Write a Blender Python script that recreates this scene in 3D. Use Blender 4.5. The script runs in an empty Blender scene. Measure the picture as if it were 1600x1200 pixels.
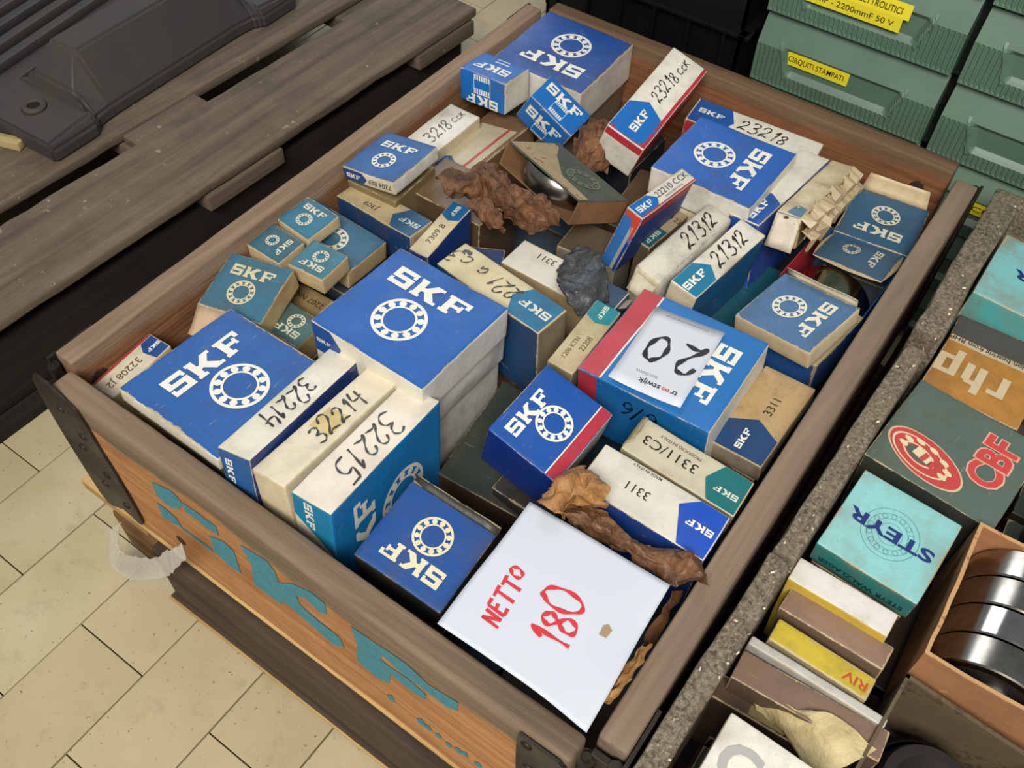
import bpy, bmesh, math, random, json
from mathutils import Vector, Matrix, noise
PI = math.pi
BAKE = json.loads(r'''{"paperA":[[[0.127,0.419,0.012],[0.135,0.435,0.012],[0.15,0.437,0.012],[0.149,0.456,0.012],[0.167,0.465,0.012],[0.198,0.453,0.012],[0.223,0.453,0.012],[0.237,0.458,0.012]],[[0.145,0.397,0.022],[0.16,0.408,0.022],[0.17,0.416,0.022],[0.172,0.434,0.022],[0.19,0.434,0.022],[0.212,0.428,0.022],[0.232,0.431,0.022],[0.267,0.432,0.022]],[[0.158,0.395,0.012],[0.168,0.409,0.012],[0.177,0.416,0.012],[0.18,0.43,0.012],[0.203,0.423,0.012],[0.224,0.42,0.012],[0.241,0.429,0.012],[0.273,0.431,0.012]],[[0.148,0.416,-0.01],[0.16,0.423,-0.01],[0.171,0.423,-0.01],[0.189,0.428,-0.01],[0.21,0.426,-0.01],[0.23,0.425,-0.01],[0.249,0.423,-0.01],[0.257,0.438,-0.01]]],"paperA2":[[[0.167,0.414,0.0],[0.18,0.423,0.0],[0.197,0.424,0.0],[0.215,0.417,0.0]],[[0.175,0.413,-0.01],[0.188,0.411,-0.01],[0.206,0.409,-0.01],[0.215,0.416,-0.01]],[[0.168,0.425,-0.025],[0.187,0.417,-0.025],[0.205,0.415,-0.025],[0.215,0.416,-0.025]]],"paperC1":[[[0.437,0.17,0.004],[0.438,0.19,0.004],[0.443,0.201,0.004],[0.448,0.206,0.004]],[[0.443,0.149,0.02],[0.446,0.172,0.02],[0.455,0.185,0.02],[0.468,0.193,0.02]],[[0.454,0.144,0.022],[0.456,0.163,0.022],[0.468,0.175,0.022],[0.483,0.18,0.022]],[[0.462,0.153,0.002],[0.463,0.17,0.002],[0.475,0.176,0.002],[0.483,0.181,0.002]]],"paperC2":[[[0.457,0.169,0.0],[0.474,0.177,0.0],[0.489,0.18,0.0],[0.503,0.173,0.0],[0.527,0.174,0.0],[0.544,0.184,0.0],[0.564,0.189,0.0],[0.572,0.183,0.0]],[[0.464,0.154,0.012],[0.484,0.159,0.012],[0.503,0.162,0.012],[0.519,0.162,0.012],[0.538,0.162,0.012],[0.551,0.17,0.012],[0.565,0.175,0.012],[0.584,0.165,0.012]],[[0.466,0.155,-0.002],[0.485,0.156,-0.002],[0.503,0.158,-0.002],[0.526,0.158,-0.002],[0.542,0.159,-0.002],[0.555,0.155,-0.002],[0.562,0.154,-0.002],[0.568,0.175,-0.002]]],"paperC3":[[[0.565,0.102,-0.002],[0.564,0.086,-0.002],[0.563,0.068,-0.002],[0.562,0.05,-0.002]],[[0.569,0.1,0.006],[0.57,0.083,0.006],[0.569,0.065,0.006],[0.568,0.047,0.006]],[[0.571,0.108,-0.004],[0.572,0.088,-0.004],[0.571,0.072,-0.004],[0.57,0.056,-0.004]]],"paperC4":[[[0.56,0.163,-0.02],[0.561,0.14,-0.02],[0.562,0.11,-0.02]],[[0.567,0.174,-0.03],[0.568,0.149,-0.03],[0.569,0.118,-0.03]]],"sheet":[[[0.436,0.025,0.004],[0.48,0.026,0.004],[0.526,0.026,0.004],[0.567,0.023,0.004]],[[0.435,0.064,0.006],[0.479,0.065,0.006],[0.525,0.066,0.006],[0.565,0.062,0.008]],[[0.435,0.104,0.008],[0.478,0.107,0.008],[0.523,0.108,0.009],[0.562,0.104,0.008]],[[0.433,0.148,0.008],[0.476,0.149,0.009],[0.518,0.149,0.01],[0.56,0.149,0.012]]],"folded":[[[0.656,0.134,-0.06],[0.681,0.132,-0.06],[0.711,0.123,-0.06]],[[0.653,0.143,-0.05],[0.682,0.129,-0.05],[0.708,0.111,-0.05]],[[0.675,0.14,-0.035],[0.693,0.141,-0.035],[0.725,0.123,-0.035]],[[0.689,0.139,-0.03],[0.702,0.152,-0.03],[0.739,0.147,-0.03]]],"plastic":[[[0.059,-0.03,-0.181],[-0.008,-0.03,-0.325],[0.022,-0.03,-0.324],[0.09,-0.03,-0.248],[0.154,-0.03,-0.161],[0.205,-0.03,-0.071]],[[0.103,-0.03,-0.116],[0.052,-0.03,-0.225],[0.076,-0.03,-0.212],[0.129,-0.03,-0.157],[0.174,-0.03,-0.094],[0.209,-0.03,-0.042]]],"tape":[[[0.295,0.396,-0.012],[0.292,0.417,-0.012],[0.293,0.436,-0.012]],[[0.314,0.367,0.006],[0.326,0.386,0.006],[0.321,0.425,0.006]],[[0.332,0.354,0.006],[0.345,0.374,0.006],[0.345,0.406,0.006]],[[0.347,0.357,-0.012],[0.358,0.368,-0.012],[0.359,0.39,-0.012]]],"stencil":{"S1":[[0.137,-0.052],[0.149,-0.047],[0.166,-0.039],[0.177,-0.05],[0.164,-0.072],[0.143,-0.083],[0.134,-0.076]],"S2":[[0.177,-0.048],[0.195,-0.046],[0.218,-0.046],[0.216,-0.064],[0.201,-0.066],[0.186,-0.064],[0.174,-0.064]],"S3":[[0.126,-0.098],[0.138,-0.097],[0.15,-0.101],[0.153,-0.117],[0.14,-0.122],[0.122,-0.129]],"S4":[[0.152,-0.115],[0.192,-0.114],[0.192,-0.121],[0.151,-0.121]],"S5":[[0.199,-0.081],[0.219,-0.07],[0.231,-0.074],[0.227,-0.122],[0.212,-0.125],[0.194,-0.117],[0.198,-0.102]],"K":[[0.246,-0.047],[0.259,-0.043],[0.279,-0.038],[0.285,-0.049],[0.285,-0.07],[0.305,-0.048],[0.328,-0.035],[0.342,-0.037],[0.34,-0.061],[0.331,-0.068],[0.317,-0.06],[0.304,-0.07],[0.306,-0.086],[0.326,-0.094],[0.348,-0.095],[0.351,-0.114],[0.335,-0.127],[0.311,-0.119],[0.29,-0.111],[0.279,-0.112],[0.275,-0.124],[0.264,-0.123],[0.243,-0.124],[0.251,-0.075]],"F":[[0.368,-0.045],[0.379,-0.043],[0.401,-0.04],[0.424,-0.037],[0.446,-0.047],[0.474,-0.039],[0.473,-0.059],[0.462,-0.068],[0.445,-0.067],[0.428,-0.067],[0.416,-0.067],[0.399,-0.06],[0.395,-0.072],[0.404,-0.074],[0.422,-0.07],[0.442,-0.076],[0.44,-0.09],[0.426,-0.095],[0.411,-0.093],[0.404,-0.089],[0.4,-0.118],[0.389,-0.128],[0.364,-0.124],[0.366,-0.1],[0.37,-0.081]],"m0":[[0.393,-0.157],[0.399,-0.149],[0.402,-0.155],[0.401,-0.162],[0.397,-0.165],[0.393,-0.163]],"m1":[[0.426,-0.158],[0.433,-0.149],[0.437,-0.156],[0.436,-0.164],[0.431,-0.167],[0.427,-0.166]],"m2":[[0.435,-0.159],[0.44,-0.152],[0.443,-0.158],[0.442,-0.163],[0.438,-0.165],[0.435,-0.164]],"m3":[[0.447,-0.158],[0.451,-0.153],[0.454,-0.157],[0.453,-0.162],[0.45,-0.164],[0.447,-0.163]],"m4":[[0.458,-0.161],[0.462,-0.155],[0.465,-0.16],[0.464,-0.165],[0.461,-0.167],[0.458,-0.166]],"m5":[[0.467,-0.157],[0.472,-0.15],[0.476,-0.155],[0.475,-0.162],[0.471,-0.164],[0.468,-0.163]],"m6":[[0.475,-0.153],[0.48,-0.147],[0.482,-0.151],[0.482,-0.157],[0.479,-0.159],[0.476,-0.158]],"m7":[[0.488,-0.154],[0.493,-0.148],[0.496,-0.153],[0.496,-0.159],[0.492,-0.161],[0.489,-0.16]]},"fit":{"A":[3.161,-0.0268,-0.0109,0.0953,0.7104,-0.002,0.1265,0.125,0.0505],"two":[-3.165,0.0727,0.0704,0.0548,0.6185,0.005,0.0679,0.049,0.0404],"three":[0.0346,0.0715,0.512,0.1568,0.6104,-0.0,0.0658,0.0437,0.0431],"lean":[1.6369,0.3178,-0.0844,0.2492,0.6722,0.018,0.1611,0.0493,0.0498],"back23218":[0.1069,0.0095,0.0348,0.347,0.7394,-0.025,0.1581,0.0474,0.1],"six":[-1.5739,0.0216,-0.0072,0.3591,0.6254,0.01,0.1147,0.1184,0.035],"sixb":[1.4823,-0.1141,0.0317,0.4223,0.6428,-0.005,0.1552,0.0353,0.1],"crush":[-0.033,-0.143,-0.1456,0.4569,0.6579,-0.0,0.0276,0.1435,0.0372],"nine":[-3.055,-0.0221,0.0241,0.5288,0.6893,-0.03,0.0818,0.0828,0.05],"ten":[-1.6564,0.1204,-0.0662,0.5279,0.6269,-0.035,0.0545,0.0769,0.05],"eleven":[-1.7675,0.1798,0.0398,0.5133,0.4922,-0.015,0.0826,0.0863,0.0206],"w21312a":[1.4528,0.1249,-0.0302,0.3829,0.4981,-0.0,0.1273,0.0332,0.11],"w21312b":[1.4373,0.0979,-0.0323,0.422,0.4974,-0.0,0.1201,0.0315,0.11],"s22210":[1.4688,0.2143,0.1118,0.3371,0.5263,0.02,0.103,0.0207,0.0817],"d22210":[-1.6911,-0.0644,0.0349,0.3408,0.5416,-0.035,0.077,0.017,0.07],"openroller":[-0.2988,-0.4575,0.0112,0.2278,0.518,-0.0,0.1198,0.0818,0.028],"cck":[1.5691,0.0067,-0.0023,0.0482,0.521,-0.03,0.0964,0.0445,0.08],"redstripe":[1.5699,-0.0908,0.0306,0.0872,0.5463,-0.045,0.137,0.0603,0.08],"cream21":[0.0444,-0.0314,-0.1285,0.0594,0.4194,-0.0,0.0712,0.0788,0.0156],"j309":[3.0832,0.0294,0.0279,0.0844,0.3757,-0.03,0.109,0.0357,0.045],"b7309":[-1.4729,-0.0262,0.0198,0.167,0.371,-0.01,0.0838,0.0232,0.09],"t24":[-0.0644,0.0514,0.0299,0.0459,0.3022,-0.012,0.046,0.0445,0.0157],"t25":[-1.5939,-0.0235,0.0338,0.0438,0.2565,-0.015,0.0378,0.0451,0.03],"t26":[-3.083,-0.0017,0.0291,0.0915,0.2667,-0.018,0.045,0.0416,0.0203],"t27":[-0.0065,-0.0135,0.066,0.0662,0.3149,-0.036,0.0937,0.0601,0.0247],"t28":[0.2493,0.1436,-0.0273,0.0613,0.196,-0.018,0.0711,0.0683,0.0262],"t29":[3.131,-0.0123,-0.0075,0.1124,0.2028,-0.045,0.0484,0.0401,0.03],"l2207":[-3.1109,-0.0023,-0.0018,0.0861,0.2479,-0.065,0.0455,0.0299,0.06],"big31":[1.5735,0.0152,0.0786,0.1386,0.0982,-0.005,0.1307,0.1219,0.0167],"j32208":[-1.5218,-0.0155,0.0463,0.0372,0.0695,-0.033,0.0728,0.0282,0.1],"big33":[-0.0183,-0.0238,-0.0009,0.2368,0.2396,0.02,0.1297,0.1231,0.0383],"a32214":[-1.4495,0.1018,-0.184,0.2135,0.1092,0.01,0.1514,0.0333,0.1202],"b32214":[1.6094,-0.1262,0.108,0.254,0.1095,0.01,0.1454,0.0351,0.1302],"c32215":[-1.5101,0.0465,-0.1098,0.2951,0.1131,0.01,0.1474,0.0402,0.1349],"b37":[-3.1086,-0.1006,-0.083,0.3799,0.0799,-0.02,0.0855,0.078,0.0467],"b39":[1.5356,0.2143,-0.1125,0.4018,0.2254,0.005,0.0835,0.0726,0.0676],"b40":[-1.5562,0.06,0.0136,0.4502,0.3538,0.005,0.1214,0.1312,0.08],"b41":[-1.5251,-0.0646,0.0118,0.3701,0.3289,-0.0,0.0911,0.0272,0.08],"b42":[3.0093,-0.0156,0.0165,0.2703,0.3328,-0.0,0.1351,0.0414,0.1],"b43":[-3.1538,0.0082,0.0175,0.3033,0.3978,-0.02,0.1286,0.0428,0.1],"b45":[3.1633,-0.0177,-0.0955,0.5157,0.2628,-0.005,0.108,0.0401,0.11],"b46":[3.1581,-0.0493,-0.0461,0.5103,0.2127,-0.0,0.1181,0.0468,0.11],"b47":[1.5426,-0.0781,-0.0453,0.5413,0.3661,-0.025,0.106,0.0506,0.0212],"sheet":[0.0392,-0.0181,0.0726,0.4989,0.0886,0.003,0.1283,0.1288,0.001],"sticker":[-3.0515,0.0489,0.0137,0.4458,0.348,0.006,0.0694,0.1017,0.001],"steyr":[3.0883,-0.0863,0.0035,0.6797,0.3056,-0.01,0.0862,0.0853,0.0287],"cbf":[1.4698,-0.0244,-0.0694,0.6955,0.4231,-0.015,0.1056,0.1172,0.09],"rhp":[-3.1754,0.0015,0.0316,0.6909,0.5335,-0.03,0.092,0.0806,0.09],"steyr2":[3.1283,-0.1181,-0.0904,0.6796,0.6542,-0.0101,0.0621,0.1044,0.08],"s6":[-0.037,-0.0047,-0.048,0.6705,0.238,-0.02,0.0836,0.0234,0.1],"s7":[-0.0362,-0.0061,-0.068,0.6775,0.2163,-0.03,0.0858,0.0228,0.1],"s8":[-0.0053,-0.0023,0.0205,0.6792,0.1863,-0.03,0.0811,0.0205,0.1],"s10":[0.0405,0.0171,-0.0369,0.686,0.1508,-0.035,0.1155,0.0254,0.1],"sco":[1.5695,-0.0023,-0.0,0.6692,0.0676,0.0,0.0544,0.0728,0.1],"dgreen":[0.123,0.0021,0.1213,0.3506,0.2414,-0.095,0.086,0.1279,0.06],"dteal":[0.034,0.0022,-0.0022,0.4573,0.5533,-0.085,0.0626,0.1134,0.08],"big33b":[-0.0181,-0.0401,0.0301,0.2328,0.2429,-0.02,0.1306,0.1221,0.035],"elevenb":[-1.7103,0.0653,-0.0002,0.5195,0.5096,-0.04,0.0894,0.0854,0.05],"s11":[0.0276,0.0033,-0.0616,0.6762,0.1377,-0.06,0.1202,0.0216,0.1],"dark4":[-3.1004,0.0004,-0.0053,0.6818,0.5936,-0.035,0.073,0.0354,0.09]},"cam":{"C":[0.63061,-0.18612,0.65095],"R":[[0.814261,0.579783,0.028803],[0.470467,-0.630043,-0.617824],[-0.340057,0.516621,-0.785789]],"f":1460.6147336161978}}''')
HZ = 0.345                      # height of the crate rim above the floor; measured points are relative to the rim
scene = bpy.context.scene
C = scene.collection
# ------------------------------------------------------------ camera, light, exposure
def setup():
    cam = bpy.data.cameras.new('camera'); co = bpy.data.objects.new('camera', cam); C.objects.link(co)
    cam.sensor_width = 36; cam.lens = 36*BAKE['cam']['f']/1600; cam.clip_start = .02; cam.clip_end = 50
    R = BAKE['cam']['R']; r, d, f = [Vector(v) for v in R]
    M = Matrix.Identity(4)
    for i in range(3): M[i][0] = r[i]; M[i][1] = -d[i]; M[i][2] = -f[i]
    p = BAKE['cam']['C']; M.translation = Vector((p[0], p[1], p[2]+HZ)); co.matrix_world = M
    scene.camera = co
    w = bpy.data.worlds.new('world'); scene.world = w; w.use_nodes = True
    nt = w.node_tree; bg = nt.nodes['Background']
    bg.inputs[0].default_value = (.86, .93, 1, 1); bg.inputs[1].default_value = WORLD
    for nm, loc, tgt, sx, sy, e, col in LIGHTS:
        l = bpy.data.lights.new(nm, 'AREA'); l.shape = 'RECTANGLE'; l.size = sx; l.size_y = sy; l.energy = e; l.color = col
        o = bpy.data.objects.new(nm, l); C.objects.link(o); o.location = loc
        o.rotation_euler = (Vector(tgt)-Vector(loc)).to_track_quat('-Z', 'Y').to_euler()
    scene.view_settings.view_transform = 'Standard'; scene.view_settings.look = 'None'
    scene.view_settings.gamma = 1; scene.view_settings.use_curve_mapping = False
    scene.view_settings.exposure = EXPO
WORLD = .25; EXPO = 0.0
LIGHTS = [('skylight', (1.2, -1.5, 2.7), (.3, .3, .2), 1.5, 1.1, 122, (1, .955, .88)),
          ('window_light', (-1.6, 2.6, 2.6), (.3, .4, .3), 1.6, 1.2, 26, (.88, .94, 1))]
setup()
# ------------------------------------------------------------ object helpers
def lin(h):
    h = h.lstrip('#'); o = []
    for i in (0, 2, 4):
        c = int(h[i:i+2], 16)/255; o.append(c/12.92 if c <= .04045 else ((c+.055)/1.055)**2.4)
    return (*o, 1)
def link(name, me, mat=None, parent=None):
    o = bpy.data.objects.new(name, me); C.objects.link(o)
    if mat is not None:
        for m in (mat if isinstance(mat, (list, tuple)) else [mat]): me.materials.append(m)
    if parent: o.parent = parent
    return o
def bm_obj(name, bm, mat=None, parent=None, smooth=False):
    me = bpy.data.meshes.new(name); bm.to_mesh(me); bm.free()
    if smooth:
        for p in me.polygons: p.use_smooth = True
    return link(name, me, mat, parent)
def tag(o, label, cat, group=None, kind=None):
    if label: o['label'] = label
    if cat: o['category'] = cat
    if group: o['group'] = group
    if kind: o['kind'] = kind
    return o
def thing(name, label, cat, loc=(0, 0, 0), rot=None, group=None):
    o = bpy.data.objects.new(name, None); C.objects.link(o); o.empty_display_size = .05
    o.location = loc
    if rot is not None: o.rotation_euler = rot
    return tag(o, label, cat, group)
# ------------------------------------------------------------ materials
MC = {}
class NT:
    def __init__(s, name):
        s.m = bpy.data.materials.new(name); s.m.use_nodes = True; s.t = s.m.node_tree; s.b = s.t.nodes['Principled BSDF']
    def n(s, ty, **k):
        x = s.t.nodes.new(ty)
        for a, v in k.items():
            if a.startswith('_'): x.inputs[a[1:].replace('_', ' ')].default_value = v
            else: setattr(x, a, v)
        return x
    def l(s, a, b): s.t.links.new(a, b)
    def noise(s, vec, scale, detail=4, rough=.6, dist=0):
        x = s.n('ShaderNodeTexNoise'); x.inputs['Scale'].default_value = scale; x.inputs['Detail'].default_value = detail
        x.inputs['Roughness'].default_value = rough; x.inputs['Distortion'].default_value = dist
        if vec is not None: s.l(vec, x.inputs['Vector'])
        return x.outputs['Fac']
    def rng(s, v, a, b, c=0, d=1):
        x = s.n('ShaderNodeMapRange'); s.l(v, x.inputs[0])
        for i, q in enumerate((a, b, c, d)): x.inputs[i+1].default_value = q
        return x.outputs[0]
    def math(s, op, a, b=None):
        x = s.n('ShaderNodeMath', operation=op)
        for i, q in enumerate((a, b)):
            if q is None: continue
            if isinstance(q, (int, float)): x.inputs[i].default_value = q
            else: s.l(q, x.inputs[i])
        return x.outputs[0]
    def mix(s, f, a, b):
        x = s.n('ShaderNodeMix', data_type='RGBA')
        if isinstance(f, (int, float)): x.inputs[0].default_value = f
        else: s.l(f, x.inputs[0])
        for i, q in ((6, a), (7, b)):
            if isinstance(q, tuple): x.inputs[i].default_value = q
            else: s.l(q, x.inputs[i])
        return x.outputs[2]
    def coord(s, scale=(1, 1, 1), rand=True):
        t = s.n('ShaderNodeTexCoord'); v = t.outputs['Object']
        if rand:
            oi = s.n('ShaderNodeObjectInfo'); ad = s.n('ShaderNodeVectorMath', operation='ADD')
            sc = s.math('MULTIPLY', oi.outputs['Random'], 7.3)
            s.l(v, ad.inputs[0]); s.l(sc, ad.inputs[1]); v = ad.outputs[0]
        mp = s.n('ShaderNodeMapping'); mp.inputs['Scale'].default_value = scale; s.l(v, mp.inputs[0])
        return mp.outputs[0]
    def bump(s, h, st, dist=.001):
        b = s.n('ShaderNodeBump'); b.inputs['Strength'].default_value = st; b.inputs['Distance'].default_value = dist
        s.l(h, b.inputs['Height']); s.l(b.outputs[0], s.b.inputs['Normal'])
    def out(s, col, rough=.5, metal=0, spec=None):
        if isinstance(col, tuple): s.b.inputs['Base Color'].default_value = col
        else: s.l(col, s.b.inputs['Base Color'])
        if isinstance(rough, (int, float)): s.b.inputs['Roughness'].default_value = rough
        else: s.l(rough, s.b.inputs['Roughness'])
        s.b.inputs['Metallic'].default_value = metal
        if spec is not None: s.b.inputs['Specular IOR Level'].default_value = spec
        return s.m
def card(col, dirt=.35, wear=.5, rough=.42, board='#c4b08a', grime='#4a3a28', edge=True):
    k = ('card', col, dirt, wear, rough, board, grime, edge)
    if k in MC: return MC[k]
    t = NT('card_'+col.strip('#')); v = t.coord()
    n1 = t.noise(v, 22, 5, .62); n2 = t.noise(v, 160, 4, .7); n3 = t.noise(v, 7, 3, .5)
    big = t.mix(t.rng(n3, .35, .75, 0, .35), lin(col), tuple(min(1, c*1.22+.015) for c in lin(col)[:3])+(1,))
    dm = t.math('MULTIPLY', t.rng(n1, .5, .78), dirt)
    c1 = t.mix(dm, big, lin(grime))
    sp = t.math('MULTIPLY', t.rng(n2, .68, .76), dirt)
    c1 = t.mix(sp, c1, lin(grime))
    n4 = t.noise(v, 420, 3, .6); c1 = t.mix(t.math('MULTIPLY', t.rng(n4, .64, .72), dirt*.7), c1, lin(grime))
    n5 = t.noise(v, 45, 6, .72); c1 = t.mix(t.math('MULTIPLY', t.rng(n5, .5, .68), dirt*.45), c1, lin(grime))
    # scratches
    vs = t.coord((4, 60, 4)); ns = t.noise(vs, 14, 2, .5, .6)
    c1 = t.mix(t.math('MULTIPLY', t.rng(ns, .7, .76), wear*.6), c1, lin(board))
    if not edge:
        t.bump(n2, .2, .0008); MC[k] = t.out(c1, t.rng(n1, .3, .8, rough-.06, rough+.22)); return MC[k]
    at = t.n('ShaderNodeAttribute', attribute_name='edge'); e = at.outputs['Fac']
    lim = t.rng(n1, .42, .8, 0.0, .0028*wear*2)
    lim2 = t.math('ADD', lim, t.rng(n2, .3, .8, -.0008, .0013*wear*2))
    m = t.math('LESS_THAN', e, lim2)
    c2 = t.mix(t.math('MULTIPLY', m, .75), c1, lin(board))
    gr = t.math('MULTIPLY', t.rng(e, 0, .012, .42, 0), t.rng(n1, .3, .6))
    c3 = t.mix(t.math('MULTIPLY', gr, dirt), c2, lin(grime))
    t.bump(t.math('ADD', n2, t.math('MULTIPLY', n1, 2.5)), .25, .0012)
    MC[k] = t.out(c3, t.rng(n1, .3, .8, rough-.06, rough+.22)); return MC[k]
def ink(col, rough=.5, wear=.25):
    k = ('ink', col, rough, wear)
    if k in MC: return MC[k]
    t = NT('ink_'+col.strip('#')); v = t.coord(); n = t.noise(v, 240, 4, .7); n2 = t.noise(v, 30, 4, .6)
    c = t.mix(t.math('MULTIPLY', t.rng(t.math('ADD', n, t.math('MULTIPLY', n2, .6)), 1.0, 1.25), wear*2), lin(col), lin('#6a5c48'))
    MC[k] = t.out(c, rough); return MC[k]
def wood(name, base, dark, top=None, topz=None, axis='x', grain=1., rough=.75, edgecol=None, band=.012, spots=0):
    k = ('wood', name)
    if k in MC: return MC[k]
    t = NT('wood_'+name)
    sc = {'x': (1.2, 22, 22), 'y': (22, 1.2, 22), 'z': (22, 22, 1.2)}[axis]
    v = t.coord(sc); v2 = t.coord((1, 1, 1)); sc2 = {'x': (2, 90, 90), 'y': (90, 2, 90), 'z': (90, 90, 2)}[axis]
    g1 = t.noise(v, 2.2, 5, .6, .7); g2 = t.noise(t.coord(sc2), 2.5, 3, .6); g3 = t.noise(v2, 9, 4, .6)
    c = t.mix(t.rng(g1, .3, .72), lin(dark), lin(base))
    c = t.mix(t.math('MULTIPLY', t.rng(g2, .48, .66), .55*grain), c, lin(dark))
    fib = t.noise(t.coord({'x': (6, 400, 400), 'y': (400, 6, 400), 'z': (400, 400, 6)}[axis]), 1.5, 4, .7); c = t.mix(t.math('MULTIPLY', t.rng(fib, .5, .75), .4*grain), c, lin(dark))
    blot = t.noise(v2, 30, 5, .7); c = t.mix(t.math('MULTIPLY', t.rng(blot, .5, .8), .3), c, lin('#3a2c22'))
    c = t.mix(t.math('MULTIPLY', t.rng(g3, .52, .75), .35), c, tuple(x*.45 for x in lin(dark)[:3])+(1,))
    if top:
        g = t.n('ShaderNodeTexCoord'); sx = t.n('ShaderNodeSeparateXYZ'); t.l(g.outputs['Object'], sx.inputs[0])
        zz = t.math('ADD', sx.outputs[2], t.rng(g3, .3, .7, -band, band))
        m = t.rng(zz, topz-.006, topz+.004)
        c = t.mix(m, c, t.mix(t.rng(g1, .3, .7), lin(top[1]), lin(top[0])))
    if spots:
        sp = t.noise(v2, 70, 3, .6); c = t.mix(t.math('MULTIPLY', t.rng(sp, .68, .73), spots), c, lin('#cfc3a4'))
    t.bump(t.math('ADD', t.math('ADD', t.math('MULTIPLY', g2, .8), g1), t.math('MULTIPLY', fib, .6)), .6, .0014)
    MC[k] = t.out(c, rough, spec=.3); return MC[k]
def plain(name, col, rough=.5, metal=0, nscale=60, var=.25, bump=.2, col2=None, spec=None, coat=0):
    k = ('plain', name)
    if k in MC: return MC[k]
    t = NT(name); v = t.coord(); n = t.noise(v, nscale, 4, .6); n2 = t.noise(v, nscale/7, 3, .5)
    c2 = lin(col2) if col2 else tuple(x*(1-var) for x in lin(col)[:3])+(1,)
    c = t.mix(t.rng(t.math('ADD', t.math('MULTIPLY', n, .5), t.math('MULTIPLY', n2, .5)), .35, .65), lin(col), c2)
    if bump: t.bump(n, bump, .0008)
    MC[k] = t.out(c, t.rng(n2, .3, .7, max(.05, rough-.08), rough+.1), metal, spec)
    if coat: t.b.inputs['Coat Weight'].default_value = coat
    return MC[k]
# palette
BLUE = '#14509c'; BRIGHT = '#0a66b4'; ROYAL = '#0b3f9c'; DULL = '#3b6c96'; TEAL = '#1f7796'; PETROL = '#2d6276'; NAVY = '#12406e'
CREAM = '#d3c3a0'; WHITE = '#dcd7cb'; TAN = '#bda27a'; RED = '#b02c36'; BROWN = '#8a6a4a'; DKGREEN = '#39483f'
# ------------------------------------------------------------ geometry helpers
def box_bm(bm, x0, x1, y0, y1, z0, z1, bev=0, mi=0):
    vs = [bm.verts.new((x, y, z)) for z in (z0, z1) for y in (y0, y1) for x in (x0, x1)]
    fs = [bm.faces.new([vs[i] for i in q]) for q in ((0, 2, 3, 1), (4, 5, 7, 6), (0, 1, 5, 4), (2, 6, 7, 3), (0, 4, 6, 2), (1, 3, 7, 5))]
    for f in fs: f.material_index = mi
    if bev:
        es = list({e for f in fs for e in f.edges})
        bmesh.ops.bevel(bm, geom=es, offset=bev, segments=2, profile=.7, affect='EDGES')
    return fs
def rough_board(name, size, mat, parent=None, loc=(0, 0, 0), rot=(0, 0, 0), r=.004, wob=.0012, seg=.02, seed=0, chips=0):
    """a plank with worn, slightly wavy edges; size x,y,z, origin at its base centre"""
    sx, sy, sz = size; bm = bmesh.new()
    def grid(L):
        n = max(1, int(L/seg)); r2 = min(r, L*.3)
        return sorted({round(v, 5) for v in [-L/2, -L/2+r2*.4, -L/2+r2, L/2-r2, L/2-r2*.4, L/2]+[-L/2+r2+(L-2*r2)*i/n for i in range(1, n)]})
    gx, gy, gz = grid(sx), grid(sy), grid(sz)
    h = Vector((sx/2, sy/2, sz/2)); rr = min(r, min(sx, sy, sz)*.3)
    def P(x, y, z):
        p = Vector((x, y, z)); q = Vector([max(-h[i]+rr, min(h[i]-rr, p[i])) for i in range(3)])
        d = p-q
        p = q+d.normalized()*rr if d.length > 1e-9 else p
        ns = Vector((seed*3.1, seed*1.7, seed*.9))
        w = noise.noise_vector(p*9+ns)*wob*.7 + noise.noise_vector(p*60+ns)*wob*.25
        e = sum(1 for i in range(3) if abs(abs(p[i])-h[i]) < rr*1.01)
        if chips and e >= 2:
            c = noise.noise(p*28+ns*2)
            if c > .12: w -= d.normalized()*(c-.12)*chips*.25 if d.length > 1e-9 else Vector()
        return p+w+Vector((0, 0, h[2]))
    cache = {}
    def V(x, y, z):
        k = (round(x, 5), round(y, 5), round(z, 5))
        if k not in cache: cache[k] = bm.verts.new(P(x, y, z))
        return cache[k]
    for s in (-1, 1):
        for a, b, f in ((gx, gy, lambda u, v, s=s: (u, v, s*h[2])), (gx, gz, lambda u, v, s=s: (u, s*h[1], v)), (gy, gz, lambda u, v, s=s: (s*h[0], u, v))):
            for i in range(len(a)-1):
                for j in range(len(b)-1):
                    try: bm.faces.new([V(*f(a[i], b[j])), V(*f(a[i+1], b[j])), V(*f(a[i+1], b[j+1])), V(*f(a[i], b[j+1]))])
                    except ValueError: pass
    bmesh.ops.recalc_face_normals(bm, faces=bm.faces)
    o = bm_obj(name, bm, mat, parent, smooth=True); o.location = loc; o.rotation_euler = rot
    return o
def catmull(pts, n=6, closed=False):
    out = []; m = len(pts)
    if m < 3: return [tuple(p) for p in pts]
    rngi = range(m if closed else m-1)
    for i in rngi:
        g = (lambda k: pts[k % m]) if closed else (lambda k: pts[max(0, min(m-1, k))])
        p0, p1, p2, p3 = g(i-1), g(i), g(i+1), g(i+2)
        for k in range(n):
            t = k/n
            out.append(tuple(.5*((2*b)+(c-a)*t+(2*a-5*b+4*c-d)*t*t+(3*b-a-3*c+d)*t**3) for a, b, c, d in zip(p0, p1, p2, p3)))
    if not closed: out.append(tuple(pts[-1]))
    return out
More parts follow.
